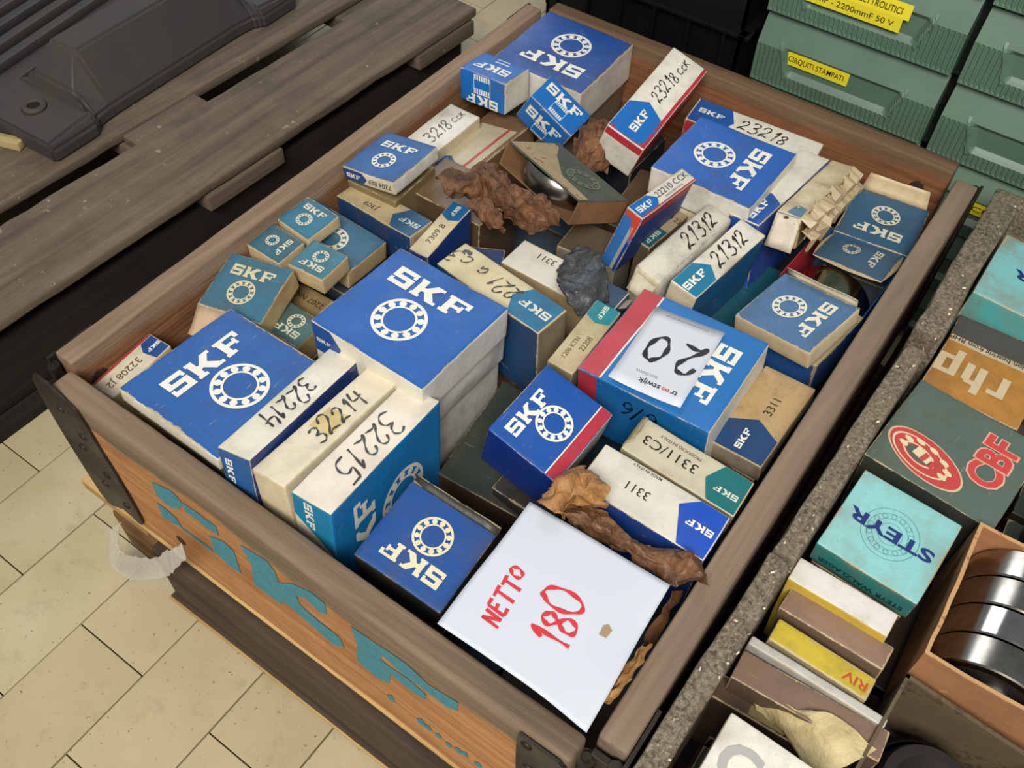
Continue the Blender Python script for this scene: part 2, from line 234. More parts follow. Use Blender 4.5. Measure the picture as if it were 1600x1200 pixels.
# ---- flat print shapes: lists of 2D polygons (unit height letters)
def R_(a, b, c, d): return [(a, b), (c, b), (c, d), (a, d)]
LOGO = [ # bold slab lettering, 3.7 wide x 1 high
    R_(0, 0, 1.0, .22), R_(.72, .22, 1.0, .39), R_(0, .39, 1.0, .61), R_(0, .61, .28, .78), R_(0, .78, 1.0, 1), R_(.84, .67, 1.0, .78), R_(0, .22, .16, .33),
    [(1.16, 0), (1.60, 0), (1.60, .16), (1.52, .16), (1.52, .36), (1.66, .40), (1.98, .0), (2.44, 0), (2.44, .16), (2.30, .16), (1.96, .54), (2.24, .84), (2.36, .84), (2.36, 1), (1.96, 1), (1.62, .62), (1.52, .62), (1.52, 1), (1.16, 1), (1.16, .84), (1.22, .84), (1.22, .16), (1.16, .16)],
    [(2.62, 0), (3.10, 0), (3.10, .16), (3.0, .16), (3.0, .42), (3.34, .42), (3.34, .34), (3.48, .34), (3.48, .70), (3.34, .70), (3.34, .60), (3.0, .60), (3.0, .84), (3.52, .84), (3.52, .66), (3.72, .66), (3.72, 1), (2.62, 1), (2.62, .84), (2.70, .84), (2.70, .16), (2.62, .16)]]
def circ(cx, cy, r, n=28): return [(cx+r*math.cos(2*PI*i/n), cy+r*math.sin(2*PI*i/n)) for i in range(n)]
def annulus(r0, r1, n=40, cx=0, cy=0, a0=0, a1=2*PI):
    o = []
    for i in range(n):
        a, b = a0+(a1-a0)*i/n, a0+(a1-a0)*(i+1)/n
        o.append([(cx+r0*math.cos(a), cy+r0*math.sin(a)), (cx+r1*math.cos(a), cy+r1*math.sin(a)), (cx+r1*math.cos(b), cy+r1*math.sin(b)), (cx+r0*math.cos(b), cy+r0*math.sin(b))])
    return o
RING = annulus(.88, 1, 48)+annulus(.56, .64, 40)+[circ(.76*math.cos(2*PI*i/12), .76*math.sin(2*PI*i/12), .135, 12) for i in range(12)]
STEY = (annulus(.985, 1, 48)+annulus(.80, .812, 44)+annulus(.60, .612, 40)+annulus(.42, .43, 36)
        + [q for i in range(14) for q in annulus(.085, .098, 14, .705*math.cos(2*PI*i/14), .705*math.sin(2*PI*i/14))])
GL = { # handwriting strokes in a .62 x 1 cell
 '0': [[(.3, 1), (.08, .75), (.05, .35), (.22, .02), (.45, .1), (.58, .5), (.5, .88), (.3, 1), (.22, .93)]],
 '1': [[(.18, .7), (.38, 1), (.3, .5), (.24, 0)]],
 '2': [[(.06, .72), (.2, .98), (.44, .95), (.5, .7), (.3, .35), (.06, .05), (.1, .0), (.28, .1), (.62, .02)]],
 '3': [[(.08, .9), (.3, 1), (.5, .85), (.42, .62), (.22, .53), (.46, .45), (.55, .22), (.36, 0), (.05, .08)]],
 '4': [[(.2, .98), (.06, .5), (.3, .42), (.58, .5)], [(.5, .85), (.44, .4), (.4, -.12)]],
 '5': [[(.56, .98), (.18, .95)], [(.18, .95), (.12, .55), (.36, .6), (.52, .38), (.42, .08), (.08, .02)]],
 '6': [[(.5, .95), (.2, .7), (.07, .3), (.24, .02), (.48, .14), (.46, .42), (.24, .48), (.1, .3)]],
 '8': [[(.48, .85), (.28, 1), (.12, .78), (.3, .55), (.52, .3), (.38, .02), (.14, .06), (.12, .32), (.32, .55), (.5, .78), (.42, .95)]],
 '9': [[(.48, .8), (.28, 1), (.1, .75), (.26, .55), (.48, .72), (.46, .4), (.36, 0)]],
 'C': [[(.5, .5), (.32, .6), (.12, .4), (.14, .1), (.34, .0), (.54, .1)]],
 'G': [[(.55, .85), (.3, 1), (.08, .6), (.1, .2), (.35, .0), (.58, .2), (.55, .45), (.35, .42)]],
 'K': [[(.12, .62), (.1, 0)], [(.5, .62), (.14, .28), (.3, .22), (.55, 0)]],
 'N': [[(.05, 0), (.1, 1)], [(.1, 1), (.5, .05)], [(.5, .05), (.56, 1)]],
 'E': [[(.12, 1), (.08, .03)], [(.12, 1), (.55, 1)], [(.1, .55), (.48, .58)], [(.08, .03), (.54, .05)]],
 'T': [[(.0, .98), (.62, 1)], [(.32, 1), (.28, 0)]],
 'O': [[(.3, .95), (.08, .7), (.12, .35), (.38, .3), (.56, .6), (.46, .92), (.26, .95)]],
 'a': [[(.5, .5), (.2, .55), (.08, .25), (.25, .05), (.48, .3), (.52, .05)]],
 '/': [[(.1, -.05), (.5, 1)]], ' ': [], 'm': [[(.02, .5), (.25, .62), (.35, .45), (.6, .55), (.75, .4)], [(.0, .42), (.3, .55), (.6, .4)]]}
def ribbon(pts, w):
    out = []; n = len(pts)
    nn = []
    for i in range(n):
        a = pts[max(0, i-1)]; b = pts[min(n-1, i+1)]; d = math.hypot(b[0]-a[0], b[1]-a[1]) or 1
        nn.append((-(b[1]-a[1])/d, (b[0]-a[0])/d))
    for i in range(n-1):
        wa = w*(.8+.35*math.sin(i*.9)); wb = w*(.8+.35*math.sin((i+1)*.9))
        p, q = pts[i], pts[i+1]; m, o = nn[i], nn[i+1]
        out.append([(p[0]+m[0]*wa/2, p[1]+m[1]*wa/2), (p[0]-m[0]*wa/2, p[1]-m[1]*wa/2), (q[0]-o[0]*wb/2, q[1]-o[1]*wb/2), (q[0]+o[0]*wb/2, q[1]+o[1]*wb/2)])
    return out
def hand(s, w=.09, slant=.12, adv=.68):
    out = []; x = 0; rd = random.Random(s)
    for ch in s:
        k = .85+rd.random()*.25; dy = rd.uniform(-.06, .06)
        for st in GL.get(ch, []):
            pts = [(x+(px+slant*py)*k, py*k+dy) for px, py in catmull(st, 5)]
            out += ribbon(pts, w)
        x += (adv if ch not in '1/ ' else adv*.72)*k
    return out, x
TXT = {}
def text_polys(s, bold=0):
    k = (s, bold)
    if k in TXT: return TXT[k]
    cu = bpy.data.curves.new('t', 'FONT'); cu.body = s; cu.size = 1; cu.offset = bold; cu.resolution_u = 3
    o = bpy.data.objects.new('t', cu); C.objects.link(o)
    dg = bpy.context.evaluated_depsgraph_get(); me = bpy.data.meshes.new_from_object(o.evaluated_get(dg))
    polys = [[(me.vertices[i].co.x, me.vertices[i].co.y) for i in p.vertices] for p in me.polygons]
    xs = [p[0] for q in polys for p in q] or [0, 1]; x0, x1 = min(xs), max(xs)
    polys = [[(x-x0, y) for x, y in q] for q in polys]
    bpy.data.objects.remove(o); bpy.data.curves.remove(cu); bpy.data.meshes.remove(me)
    TXT[k] = (polys, x1-x0); return TXT[k]
def place(polys, w, h, cx, cy, size, rot, mirror=False):
    """centre polys of extent w x h, scale to height size, rotate by rot degrees, move to cx, cy (metres)"""
    a = math.radians(rot); c, s = math.cos(a), math.sin(a); k = size/h; out = []
    for q in polys:
        r = []
        for x, y in q:
            x = (x-w/2)*k; y = (y-h/2)*k
            r.append((cx+c*x-s*y, cy+s*x+c*y))
        out.append(r)
    return out
def decal(name, polys, fn, mat, parent, maxlen=.012, label=None):
    bm = bmesh.new()
    for q in polys:
        try: bm.faces.new([bm.verts.new((x, y, 0)) for x, y in q])
        except ValueError: pass
    bm.normal_update(); bmesh.ops.triangulate(bm, faces=[f for f in bm.faces if len(f.verts) > 3], ngon_method='EAR_CLIP')
    for _ in range(5):
        es = [e for e in bm.edges if e.calc_length() > maxlen]
        if not es: break
        bmesh.ops.subdivide_edges(bm, edges=es, cuts=1)
        bmesh.ops.triangulate(bm, faces=[f for f in bm.faces if len(f.verts) > 4])
    for v in bm.verts: v.co = fn(v.co.x, v.co.y)
    me = bpy.data.meshes.new(name); bm.to_mesh(me); bm.free()
    o = link(name, me, mat, parent)
    if label: o['label'] = label
    return o
# ------------------------------------------------------------ cartons
class Carton:
    """closed card box: local frame x,y,z with origin at base centre; faces T F R B L D"""
    def __init__(s, root, L, W, H, cols, seed=0, r=.0014, bulge=.0006, dent=.0007, **mk):
        s.root, s.L, s.W, s.H, s.seed, s.r, s.bulge, s.dent = root, L, W, H, seed, r, bulge, dent
        s.S = {'T': (L, W), 'F': (L, H), 'R': (W, H), 'B': (L, H), 'L': (W, H), 'D': (L, W)}
        s.cols = cols; s.mk = mk
    def raw(s, f, u, v):
        L, W, H = s.L, s.W, s.H
        return {'T': (u-L/2, v-W/2, H), 'F': (u-L/2, -W/2, v), 'R': (L/2, u-W/2, v), 'B': (L/2-u, W/2, v), 'L': (-L/2, W/2-u, v), 'D': (u-L/2, W/2-v, 0)}[f]
    N = {'T': (0, 0, 1), 'F': (0, -1, 0), 'R': (1, 0, 0), 'B': (0, 1, 0), 'L': (-1, 0, 0), 'D': (0, 0, -1)}
    def pt(s, f, u, v, off=0):
        A, B = s.S[f]; p = Vector(s.raw(f, u, v)); c = Vector((0, 0, s.H/2)); h = Vector((s.L/2, s.W/2, s.H/2))
        r = min(s.r, min(h)*.6)
        d0 = p-c; q = Vector([max(-h[i]+r, min(h[i]-r, d0[i])) for i in range(3)]); d = d0-q
        p = c+q+(d.normalized()*r if d.length > 1e-9 else d)
        a, b = 2*u/A-1, 2*v/B-1; win = max(0, (1-a*a))*max(0, (1-b*b))
        k = s.seed*1.37+'TFRBLD'.index(f)*5.1
        dd = s.bulge*win*(1 if (int(k*7) % 3) else -.6)+s.dent*(win**.5)*noise.noise(Vector((u*38+k, v*38, k)))
        wv = noise.noise_vector(p*22+Vector((k*0+s.seed*2.3, 1, 2)))*.0006
        return p+Vector(s.N[f])*(dd+off)+wv
    def build(s, name='carton_body', skip='', n=None):
        bm = bmesh.new(); lay = bm.verts.layers.float.new('edge'); cache = {}; mats = []; mi = {}
        for f in 'TFRBLD':
            if f in skip: continue
            col = s.cols.get(f, s.cols['*']); m = card(col, **s.mk) if isinstance(col, str) else col
            if m.name not in mi: mi[m.name] = len(mats); mats.append(m)
            A, B = s.S[f]; r = min(s.r, s.H*.3)
            def g(X):
                k = max(2, int(X/.009)); e = [0, r*.35, r, min(r*3, X*.3)]
                return sorted({round(q, 6) for q in e+[X-q for q in e]+[e[3]+(X-2*e[3])*i/k for i in range(1, k)]})
            gu, gv = g(A), g(B)
            V = {}
            for u in gu:
                for v in gv:
                    key = tuple(round(x, 5) for x in s.raw(f, u, v))
                    if key not in cache:
                        cache[key] = bm.verts.new(s.pt(f, u, v)); cache[key][lay] = min(u, A-u, v, B-v)
                    V[u, v] = cache[key]
            for i in range(len(gu)-1):
                for j in range(len(gv)-1):
                    try:
                        fa = bm.faces.new([V[gu[i], gv[j]], V[gu[i+1], gv[j]], V[gu[i+1], gv[j+1]], V[gu[i], gv[j+1]]]); fa.material_index = mi[m.name]
                    except ValueError: pass
        s.body = bm_obj(name, bm, mats, s.root, smooth=True); return s
    def fn(s, f, off): return lambda x, y: s.pt(f, x, y, off)
    def fnc(s, f, off):
        A, B = s.S[f]; m = .0011; return lambda x, y: s.pt(f, min(A-m, max(m, x)), min(B-m, max(m, y)), off)
    # prints; x, y as fractions of the face, sizes as fractions of face width unless noted
    def logo(s, f='T', x=.49, y=.74, w=.66, rot=0, col='#e6e2d6', off=.0005, hs=1.0, name='printed_logo'):
        A, B = s.S[f]; sz = w*A/3.72*hs
        decal(name, place([[(px*(1/hs), py) for px, py in q] for q in LOGO], 3.72/hs, 1, x*A, y*B, sz, rot), s.fn(f, off), ink(col), s.root)
    def ring(s, f='T', x=.49, y=.39, r=.2, col='#e6e2d6', off=.0005, sq=1.0):
        A, B = s.S[f]
        decal('printed_ring', [[(x*A+px*r*A, y*B+py*r*A*sq) for px, py in q] for q in RING], s.fn(f, off), ink(col), s.root)
    def std(s, f='T', rot=0, col='#e6e2d6', dx=0, dy=0, k=1):
        s.logo(f, .49+dx, .74+dy, .66*k, 0, col); s.ring(f, .49+dx, .39+dy, .2*k, col)
    def poly(s, f, pts, col, off=.0003, name='printed_panel', label=None):
        A, B = s.S[f]
        decal(name, [[(x*A, y*B) for x, y in pts]], s.fnc(f, off), card(col, .3, .3, edge=False) if isinstance(col, str) else col, s.root, label=label)
    def penta(s, f, a=.3, t=.1, col=BLUE, flip=False, mid=.5, logo=True, lrot=0, lw=None, lcol='#e6e2d6', ly=.5, lx=None):
        e = .012
        P = [(e, .02), (a, .02), (a+t, mid), (a, .98), (e, .98)]
        if flip: P = [(1-x, y) for x, y in P][::-1]
        s.poly(f, P, col)
        if logo:
            A, B = s.S[f]; cx = lx if lx is not None else (a+t*.4)/2
            if flip: cx = 1-cx
            w = lw if lw else (a*.85 if lrot % 180 == 0 else B/A*.7)
            s.logo(f, cx, ly, w, lrot, lcol, .0006, name='panel_logo')
    def write(s, f, st, x, y, h, rot=0, col='#2a2622', w=.09, slant=.12, adv=.68, name='handwritten_number'):
        A, B = s.S[f]; ps, wd = hand(st, w, slant, adv)
        decal(name, place(ps, wd, 1, x*A, y*B, h, rot), s.fn(f, .0007), ink(col, .35, .1), s.root)
    def text(s, f, st, x, y, h, rot=0, col='#35302a', bold=0, name='printed_text', sx=1):
        A, B = s.S[f]; ps, wd = text_polys(st, bold); ps = [[(px*sx, py) for px, py in q] for q in ps]
        decal(name, place(ps, wd*sx, .72, x*A, y*B, h, rot), s.fn(f, .0006), ink(col, .5, .15), s.root)
def frame(params):
    yaw, tx, ty, cx, cy, cz, L, W, H = params
    Rz = Matrix.Rotation(yaw, 3, 'Z'); th = math.hypot(tx, ty)
    Rt = Matrix.Rotation(th, 3, Vector((tx, ty, 0))) if th > 1e-9 else Matrix.Identity(3)
    M = Rz@Rt
    base = Vector((cx, cy, cz+HZ))-M@Vector((0, 0, H))
    return M, base, L, W, H
NS = [0]
def carton(key, name, label, cat='box', cols=None, group='bearing cartons in the wooden crate', fit=None, build=True, skip='', **k):
    p = fit or BAKE['fit'][key]; M, base, L, W, H = frame(p); NS[0] += 1
    t = thing(name, label, cat, base, M.to_euler(), group)
    c = Carton(t, L, W, H, cols or {'*': CREAM}, seed=NS[0], **k)
    if build: c.build(skip=skip)
    return c
def net_surface(name, net, mat, parent=None, up=6, jag=.002, thick=.0004, freq=55, smooth=False, seed=0, edge=0):
    P = [[Vector(q)+Vector((0, 0, HZ)) for q in row] for row in net]
    rows = [catmull(r, up) for r in P]; cols = [catmull([r[j] for r in rows], up) for j in range(len(rows[0]))]
    n, m = len(cols), len(cols[0]); bm = bmesh.new(); g = []
    for i in range(n):
        row = []
        for j in range(m):
            p = Vector(cols[i][j]); q = p*freq+Vector((seed*9, 0, 0))
            c = abs(noise.noise(q))*2-.4; c2 = noise.noise_vector(q*2.3)
            a = jag*(c+.35*c2.z) if jag else 0
            lat = Vector((c2.x, c2.y, 0))*jag*.6
            if edge and (j in (0, m-1) or i in (0, n-1)): lat += Vector((c2.y, c2.x, 0))*edge
            row.append(bm.verts.new(p+Vector((0, 0, a))+lat))
        g.append(row)
    for i in range(n-1):
        for j in range(m-1):
            a, b, c_, d = g[i][j], g[i+1][j], g[i+1][j+1], g[i][j+1]
            if smooth: bm.faces.new((a, b, c_, d))
            elif (i+j) % 2: bm.faces.new((a, b, c_)); bm.faces.new((a, c_, d))
            else: bm.faces.new((a, b, d)); bm.faces.new((b, c_, d))
    bmesh.ops.recalc_face_normals(bm, faces=bm.faces)
    if sum(f.normal.z for f in bm.faces) < 0: bmesh.ops.reverse_faces(bm, faces=bm.faces)
    o = bm_obj(name, bm, mat, parent, smooth)
    if thick:
        s = o.modifiers.new('thick', 'SOLIDIFY'); s.thickness = thick; s.offset = -1
    return o
def revolve(prof, n=64, axis='z'):
    bm = bmesh.new(); rings = []
    for i in range(n):
        a = 2*PI*i/n; rings.append([bm.verts.new((r*math.cos(a), r*math.sin(a), z)) for r, z in prof])
    for i in range(n):
        A, B = rings[i], rings[(i+1) % n]
        for j in range(len(prof)): 
            k = (j+1) % len(prof)
            bm.faces.new((A[j], B[j], B[k], A[k]))
    bmesh.ops.recalc_face_normals(bm, faces=bm.faces)
    return bm
# ============================================================ SETTING
M_TILE = None
def mk_tile():
    t = NT('floor_tile'); v = t.coord(); oi = t.n('ShaderNodeObjectInfo')
    n = t.noise(v, 9, 5, .6); sp = t.noise(v, 230, 3, .5); sm = t.noise(v, 30, 5, .7)
    c = t.mix(t.rng(n, .3, .7), lin('#bfb292'), lin('#b0a27e'))
    c = t.mix(t.math('MULTIPLY', oi.outputs['Random'], .35), c, lin('#a5966e'))
    c = t.mix(t.math('MULTIPLY', t.rng(sm, .55, .8), .35), c, lin('#6a5c40'))
    c = t.mix(t.math('MULTIPLY', t.rng(sp, .69, .73), .7), c, lin('#3e3222'))
    t.bump(n, .15, .001)
    return t.out(c, t.rng(sm, .3, .7, .28, .5))
M_TILE = mk_tile()
M_GROUT = plain('grout', '#5a4c34', .9)
bm = bmesh.new(); box_bm(bm, -6, 6, -4, 8, -.1, -.0035)
floor = bm_obj('floor', bm, M_GROUT); tag(floor, 'beige ceramic tiled floor laid in staggered rows', None, kind='structure')
tm = bmesh.new(); box_bm(tm, -.0498, .0498, -.0993, .0993, -.006, 0, .0012)
tme = bpy.data.meshes.new('tile'); tm.to_mesh(tme); tm.free(); tme.materials.append(M_TILE)
rt = random.Random(4)
for i in range(-6, 11):
    for k in range(-3, 8):
        x = .0115+.1012*i-.0506; y = (.1 if i % 2 == 0 else .0)+.2*k+.005
        o = bpy.data.objects.new('tile', tme); C.objects.link(o); o.parent = floor
        o.location = (x, y, rt.uniform(-.0004, .0004)); o.rotation_euler = (rt.uniform(-.002, .002), rt.uniform(-.002, .002), 0)
# a plain wall far behind, out of frame, for the hall the things stand in
# ============================================================ WOODEN COLLAR CRATE
W_FRONT = wood('crate_front', '#cf9a66', '#9c683c', ('#8a7660', '#5c4c3c'), .178, 'x', 1.1, band=.010)
W_BACK = wood('crate_back', '#9c6c48', '#6a4229', ('#80664f', '#58442f'), .196, 'x', 1.1, band=.008)
W_LEFT = wood('crate_left', '#a5754f', '#6b4830', ('#a08770', '#6e5a48'), .190, 'y', 1.1, band=.012)
W_RIGHT = wood('crate_right', '#7a5c48', '#4a3628', ('#94806c', '#6a594a'), .17, 'y', 1., band=.004)
W_PALE = wood('pale_plywood', '#d8b67c', '#a17c46', None, None, 'x', .6)
W_DARK = wood('dark_pallet', '#5a4a3c', '#332920', None, None, 'x', .8)
M_RUST = plain('hinge_steel', '#4a4540', .55, .7, 90, .4, .6, '#2d221c')
M_KNOT = plain('wood_knot', '#3a2418', .8, 0, 200, .3)
HB = .21
crate = thing('wooden_crate', 'open wooden collar crate full of bearing cartons, blue stencilled front', 'crate', (.3, .4, HZ-HB-.002))
def cp(x, y, z=0): return (x-.3, y-.4, z)
fb = rough_board('front_board', (.545, .024, HB), W_FRONT, crate, cp(.2965, .012), r=.005, wob=.0012, chips=.004, seed=1)
bb = rough_board('back_board', (.542, .024, HB), W_BACK, crate, cp(.2965, .789), r=.003, wob=.001, seed=2)
lb = rough_board('left_board', (.023, .745, HB), W_LEFT, crate, cp(.0085, .3995), r=.003, wob=.001, chips=.004, seed=3)
rb = rough_board('right_board', (.024, .742, HB), W_RIGHT, crate, cp(.5855, .3995), r=.003, wob=.001, seed=4)
# knots
def disc(name, parent, loc, nrm, r, mat, h=.0008):
    bm = bmesh.new(); bmesh.ops.create_cone(bm, cap_ends=True, segments=20, radius1=r, radius2=r*.92, depth=h)
    for v in bm.verts: v.co += Vector((noise.noise(v.co*300), noise.noise(v.co*300+Vector((5, 0, 0))), 0))*r*.25
    o = bm_obj(name, bm, mat, parent); o.location = loc
    o.rotation_euler = Vector(nrm).to_track_quat('Z', 'Y').to_euler(); return o
disc('knot', crate, cp(.0212, .045, HB-.035), (1, 0, 0), .0085, M_KNOT)
disc('knot', crate, cp(.538, .7765, HB-.036), (0, -1, 0), .009, M_KNOT)
disc('knot', crate, cp(.1355, -.0008, HB-.158), (0, -1, 0), .006, M_KNOT)
# stencilled letters on the front board
mst = NT('stencil_paint'); vv = mst.coord(); na = mst.noise(vv, 150, 4, .7); nb = mst.noise(mst.coord((8, 60, 60)), 5, 3, .6)
cst = mst.mix(mst.rng(na, .3, .7), lin('#3b8b9c'), lin('#2f7686'))
al = mst.rng(mst.math('ADD', mst.math('MULTIPLY', na, .5), mst.math('MULTIPLY', nb, .7)), .42, .50)
mst.l(mst.rng(mst.math('ADD', na, mst.math('MULTIPLY', nb, .8)), 1.25, 1.1), mst.b.inputs['Alpha'])
M_ST = mst.out(cst, .6)
SM = plain('stencil_dark', '#2c544e', .7, 0, 120, .3)
def yfront(x, z): return None
from mathutils.bvhtree import BVHTree
bvh = BVHTree.FromPolygons([fb.location+v.co for v in fb.data.vertices], [tuple(p.vertices) for p in fb.data.polygons])
def onfront(x, z):
    X = x-.3; Z = z+HB+.002
    h = bvh.ray_cast(Vector((X, -1, min(Z, HB-.004))), Vector((0, 1, 0)))
    return (h[0] if h[0] else Vector((X, -.4, Z)))+Vector((0, -.0006, 0))
ST = BAKE['stencil']
for nm, ks, mt in (('stencil_letter', ['S1', 'S2', 'S3', 'S4', 'S5'], M_ST), ('stencil_letter', ['K'], M_ST), ('stencil_letter', ['F'], M_ST)):
    decal(nm, [ST[k] for k in ks], onfront, mt, crate, .008)
decal('small_stencil_marks', [ST['m%d' % i] for i in range(8)], onfront, M_ST, crate, .008)
# corner hinges
def plate(name, pts, y, mat, parent, th=.0025, bumps=()):
    bm = bmesh.new(); f = bm.faces.new([bm.verts.new((x-.3, y-.4, z+HB+.002)) for x, z in pts])
    bmesh.ops.triangulate(bm, faces=[f]); g = bmesh.ops.extrude_face_region(bm, geom=bm.faces[:])
    for v in [q for q in g['geom'] if isinstance(q, bmesh.types.BMVert)]: v.co.y -= th
    bmesh.ops.recalc_face_normals(bm, faces=bm.faces)
    o = bm_obj(name, bm, mat, parent)
    for x, z in bumps:
        b = bmesh.new(); bmesh.ops.create_uvsphere(b, u_segments=12, v_segments=8, radius=.0048)
        for v in b.verts: v.co.y *= .5
        q = bm_obj('rivet', b, mat, o, True); q.location = (x-.3, y-th-.4, z+HB+.002)
    return o
plate('corner_hinge', catmull([(.004, -.006), (.052, -.003), (.064, -.016), (.067, -.06), (.072, -.12), (.073, -.178), (.068, -.196), (.058, -.2), (.045, -.19), (.03, -.2), (.004, -.196)], 4, True), -.0006, M_RUST, crate,
      bumps=[(.03, -.03), (.045, -.06), (.03, -.09), (.05, -.12), (.034, -.15), (.056, -.17)])
plate('corner_hinge', [(.529, -.003), (.562, -.003), (.568, -.01), (.568, -.2), (.533, -.2), (.528, -.03)], -.0008, M_RUST, crate, bumps=[(.536, -.014), (.54, -.06)])
def hinge_corner(x, y, sx, sy):
    bm = bmesh.new()
    box_bm(bm, min(x, x+sx*.003), max(x, x+sx*.003), min(y, y-sy*.05), max(y, y-sy*.05), .012, HB-.004)
    bm2 = bmesh.new(); bmesh.ops.create_cone(bm, cap_ends=True, segments=16, radius1=.0055, radius2=.0055, depth=HB-.02, matrix=Matrix.Translation((x-sx*.004, y, HB/2)))
    bm2.free(); o = bm_obj('hinge_barrel', bm, M_RUST, crate); o.location = cp(0, 0); return o
hinge_corner(-.004, .02, -1, -1); hinge_corner(.5985, .02, 1, -1); hinge_corner(.5985, .78, 1, 1); hinge_corner(-.004, .78, -1, 1)
bm = bmesh.new(); bmesh.ops.create_cone(bm, cap_ends=True, segments=18, radius1=.007, radius2=.007, depth=HB-.03, matrix=Matrix.Translation((.5735, .0165, HB/2-.005)))
bmesh.ops.create_cone(bm, cap_ends=True, segments=12, radius1=.0035, radius2=.0035, depth=.004, matrix=Matrix.Translation((.5735, .0165, HB-.018)))
box_bm(bm, .575, .598, .018, .024, .01, HB-.012, .001)
q = bm_obj('hinge_barrel', bm, M_RUST, crate); q.location = cp(0, 0)
# ============================================================ PALLET UNDER THE CRATE
pal = thing('low_pallet', 'low wooden pallet with pale raw edges under the crate', 'pallet', (.3, .4, 0))
def part_board(parent, name, x0, x1, y0, y1, z0, z1, mat, org, **k):
    return rough_board(name, (x1-x0, y1-y0, z1-z0), mat, parent, ((x0+x1)/2-org[0], (y0+y1)/2-org[1], z0), **k)
O = (.3, .4)
part_board(pal, 'deck_sheet', .045, .585, -.0015, .8, HZ-HB-.0065, HZ-HB-.0025, W_PALE, O, r=.001, wob=.0006)
part_board(pal, 'side_board', .08, .585, -.0125, .0095, .0168, .127, W_DARK, O, wob=.001)
part_board(pal, 'side_board', .08, .585, .77, .79, .0168, .127, W_DARK, O, wob=.001)
part_board(pal, 'side_board', .0, .075, .03, .8, .0195, .1255, W_DARK, O, wob=.001)
part_board(pal, 'bottom_sheet', .075, .6, -.0155, .79, .012, .0165, W_DARK, O, r=.0005, wob=.0002)
part_board(pal, 'raw_edge', .075, .6, -.018, -.0157, .012, .0166, W_PALE, O, r=.0005, wob=.0004)
part_board(pal, 'skid', .1, .59, .0, .1, 0, .0115, W_DARK, O, r=.002)
part_board(pal, 'skid', .1, .59, .68, .78, 0, .0115, W_DARK, O, r=.002)
W_BR = wood('brown_block', '#a37a4c', '#5c4026', None, None, 'x', 1)
part_board(pal, 'deck_end', -.052, .05, .002, .03, .098, .116, W_PALE, O, r=.002)
part_board(pal, 'corner_block', -.012, .075, .0, .028, .02, .097, W_BR, O, r=.008, wob=.003)
# crumpled clear wrap hanging at the pallet corner
t = NT('clear_wrap'); v = t.coord(); n = t.noise(v, 60, 4, .6); t.bump(n, .8, .002)
t.b.inputs['Alpha'].default_value = .5
M_WRAP = t.out(lin('#e4e0da'), .22)
wr = net_surface('stretch_wrap', BAKE['plastic'], M_WRAP, up=7, jag=.0035, freq=90, thick=.0006, smooth=False)
tag(wr, 'crumpled clear plastic wrap around the pallet corner', 'plastic wrap')
# ============================================================ OLD PALLET WITH RUBBER KERB
W_OLD = wood('old_grey', '#7d6f5f', '#594d40', None, None, 'y', .6, .85, spots=.3)
W_OLDD = wood('old_dark', '#2a231c', '#15110e', None, None, 'y', .8, .9)
op = thing('old_pallet', 'grey weathered wooden pallet standing along the left of the crate', 'pallet', (-.55, .4, 0), (0, 0, -.033))
PX = .30; zt = .165
BT = .016
for i, (x0, x1) in enumerate([(.153, .297), (-.035, .12), (-.2, -.057), (-.38, -.23), (-.56, -.41)]):
    rough_board('deck_board', (x1-x0, 1.24, BT), W_OLD, op, ((x0+x1)/2, -.04, zt-BT), r=.004, wob=.0012, seed=20+i, chips=.02, seg=.03)
for y in (-.59, .065, .5):
    rough_board('cross_board', (.86, .14, .026), W_OLD, op, (-.13, y, zt-BT-.027), r=.003, seed=31)
for x in (.275, -.12, -.5):
    rough_board('stringer', (.035, 1.2, .1), W_OLDD, op, (x-(.012 if x > .2 else 0), -.04, .021), r=.003, seed=33)
    rough_board('bottom_board', (.09, 1.22, .02), W_OLDD, op, (x-.02, -.04, 0), r=.003, seed=35)
rough_board('gap_filler', (.031, .13, .015), W_OLD, op, (.1365, .065, zt-.018), r=.002, seed=36)
# rubber kerb on the pallet
M_RUB = plain('black_rubber', '#38363b', .6, 0, 14, .35, .35, '#463e37')
M_RUB2 = plain('black_dusty_rubber', '#36332f', .75, 0, 30, .3, .3, '#4a4238')
kb = thing('rubber_kerb', 'black moulded rubber kerb block with bolt flange lying on old pallet', 'kerb', (-.535, .54, zt+.0005), (0, 0, .04))
bm = bmesh.new()
secs = [(-.245, .082, .078, .030), (-.165, .082, .074, .034), (-.160, .070, .040, .05), (-.128, .066, .026, .092), (.128, .066, .026, .092), (.160, .070, .04, .05), (.165, .082, .074, .034), (.245, .082, .078, .030)]
pr = []
for y, wb, wt, h in secs:
    pr.append([bm.verts.new(p) for p in ((-wb, y, 0), (-wb, y, min(h*.8, .02)), (-wt, y, h), (wt, y, h), (wb, y, min(h*.8, .02)), (wb, y, 0))])
for a, b in zip(pr, pr[1:]):
    for i in range(6): bm.faces.new((a[i], a[(i+1) % 6], b[(i+1) % 6], b[i]))
bm.faces.new(pr[0][::-1]); bm.faces.new(pr[-1]); bmesh.ops.recalc_face_normals(bm, faces=bm.faces)
bmesh.ops.bevel(bm, geom=bm.edges[:], offset=.004, segments=2, affect='EDGES')
ko = bm_obj('kerb_body', bm, M_RUB, kb)
for y in (-.2, .2):
    b = revolve([(.009, .0), (.009, .004), (.015, .004), (.018, 0)], 24); q = bm_obj('bolt_ring', b, M_RUB2, kb, True); q.location = (0, y, .0325)
    disc('bolt_hole_shade', kb, (0, y, .0335), (0, 0, 1), .0095, plain('hole_shade_black', '#0a0806', .9), .0006)  # black disc paints the shade inside a hole; the flange itself is solid
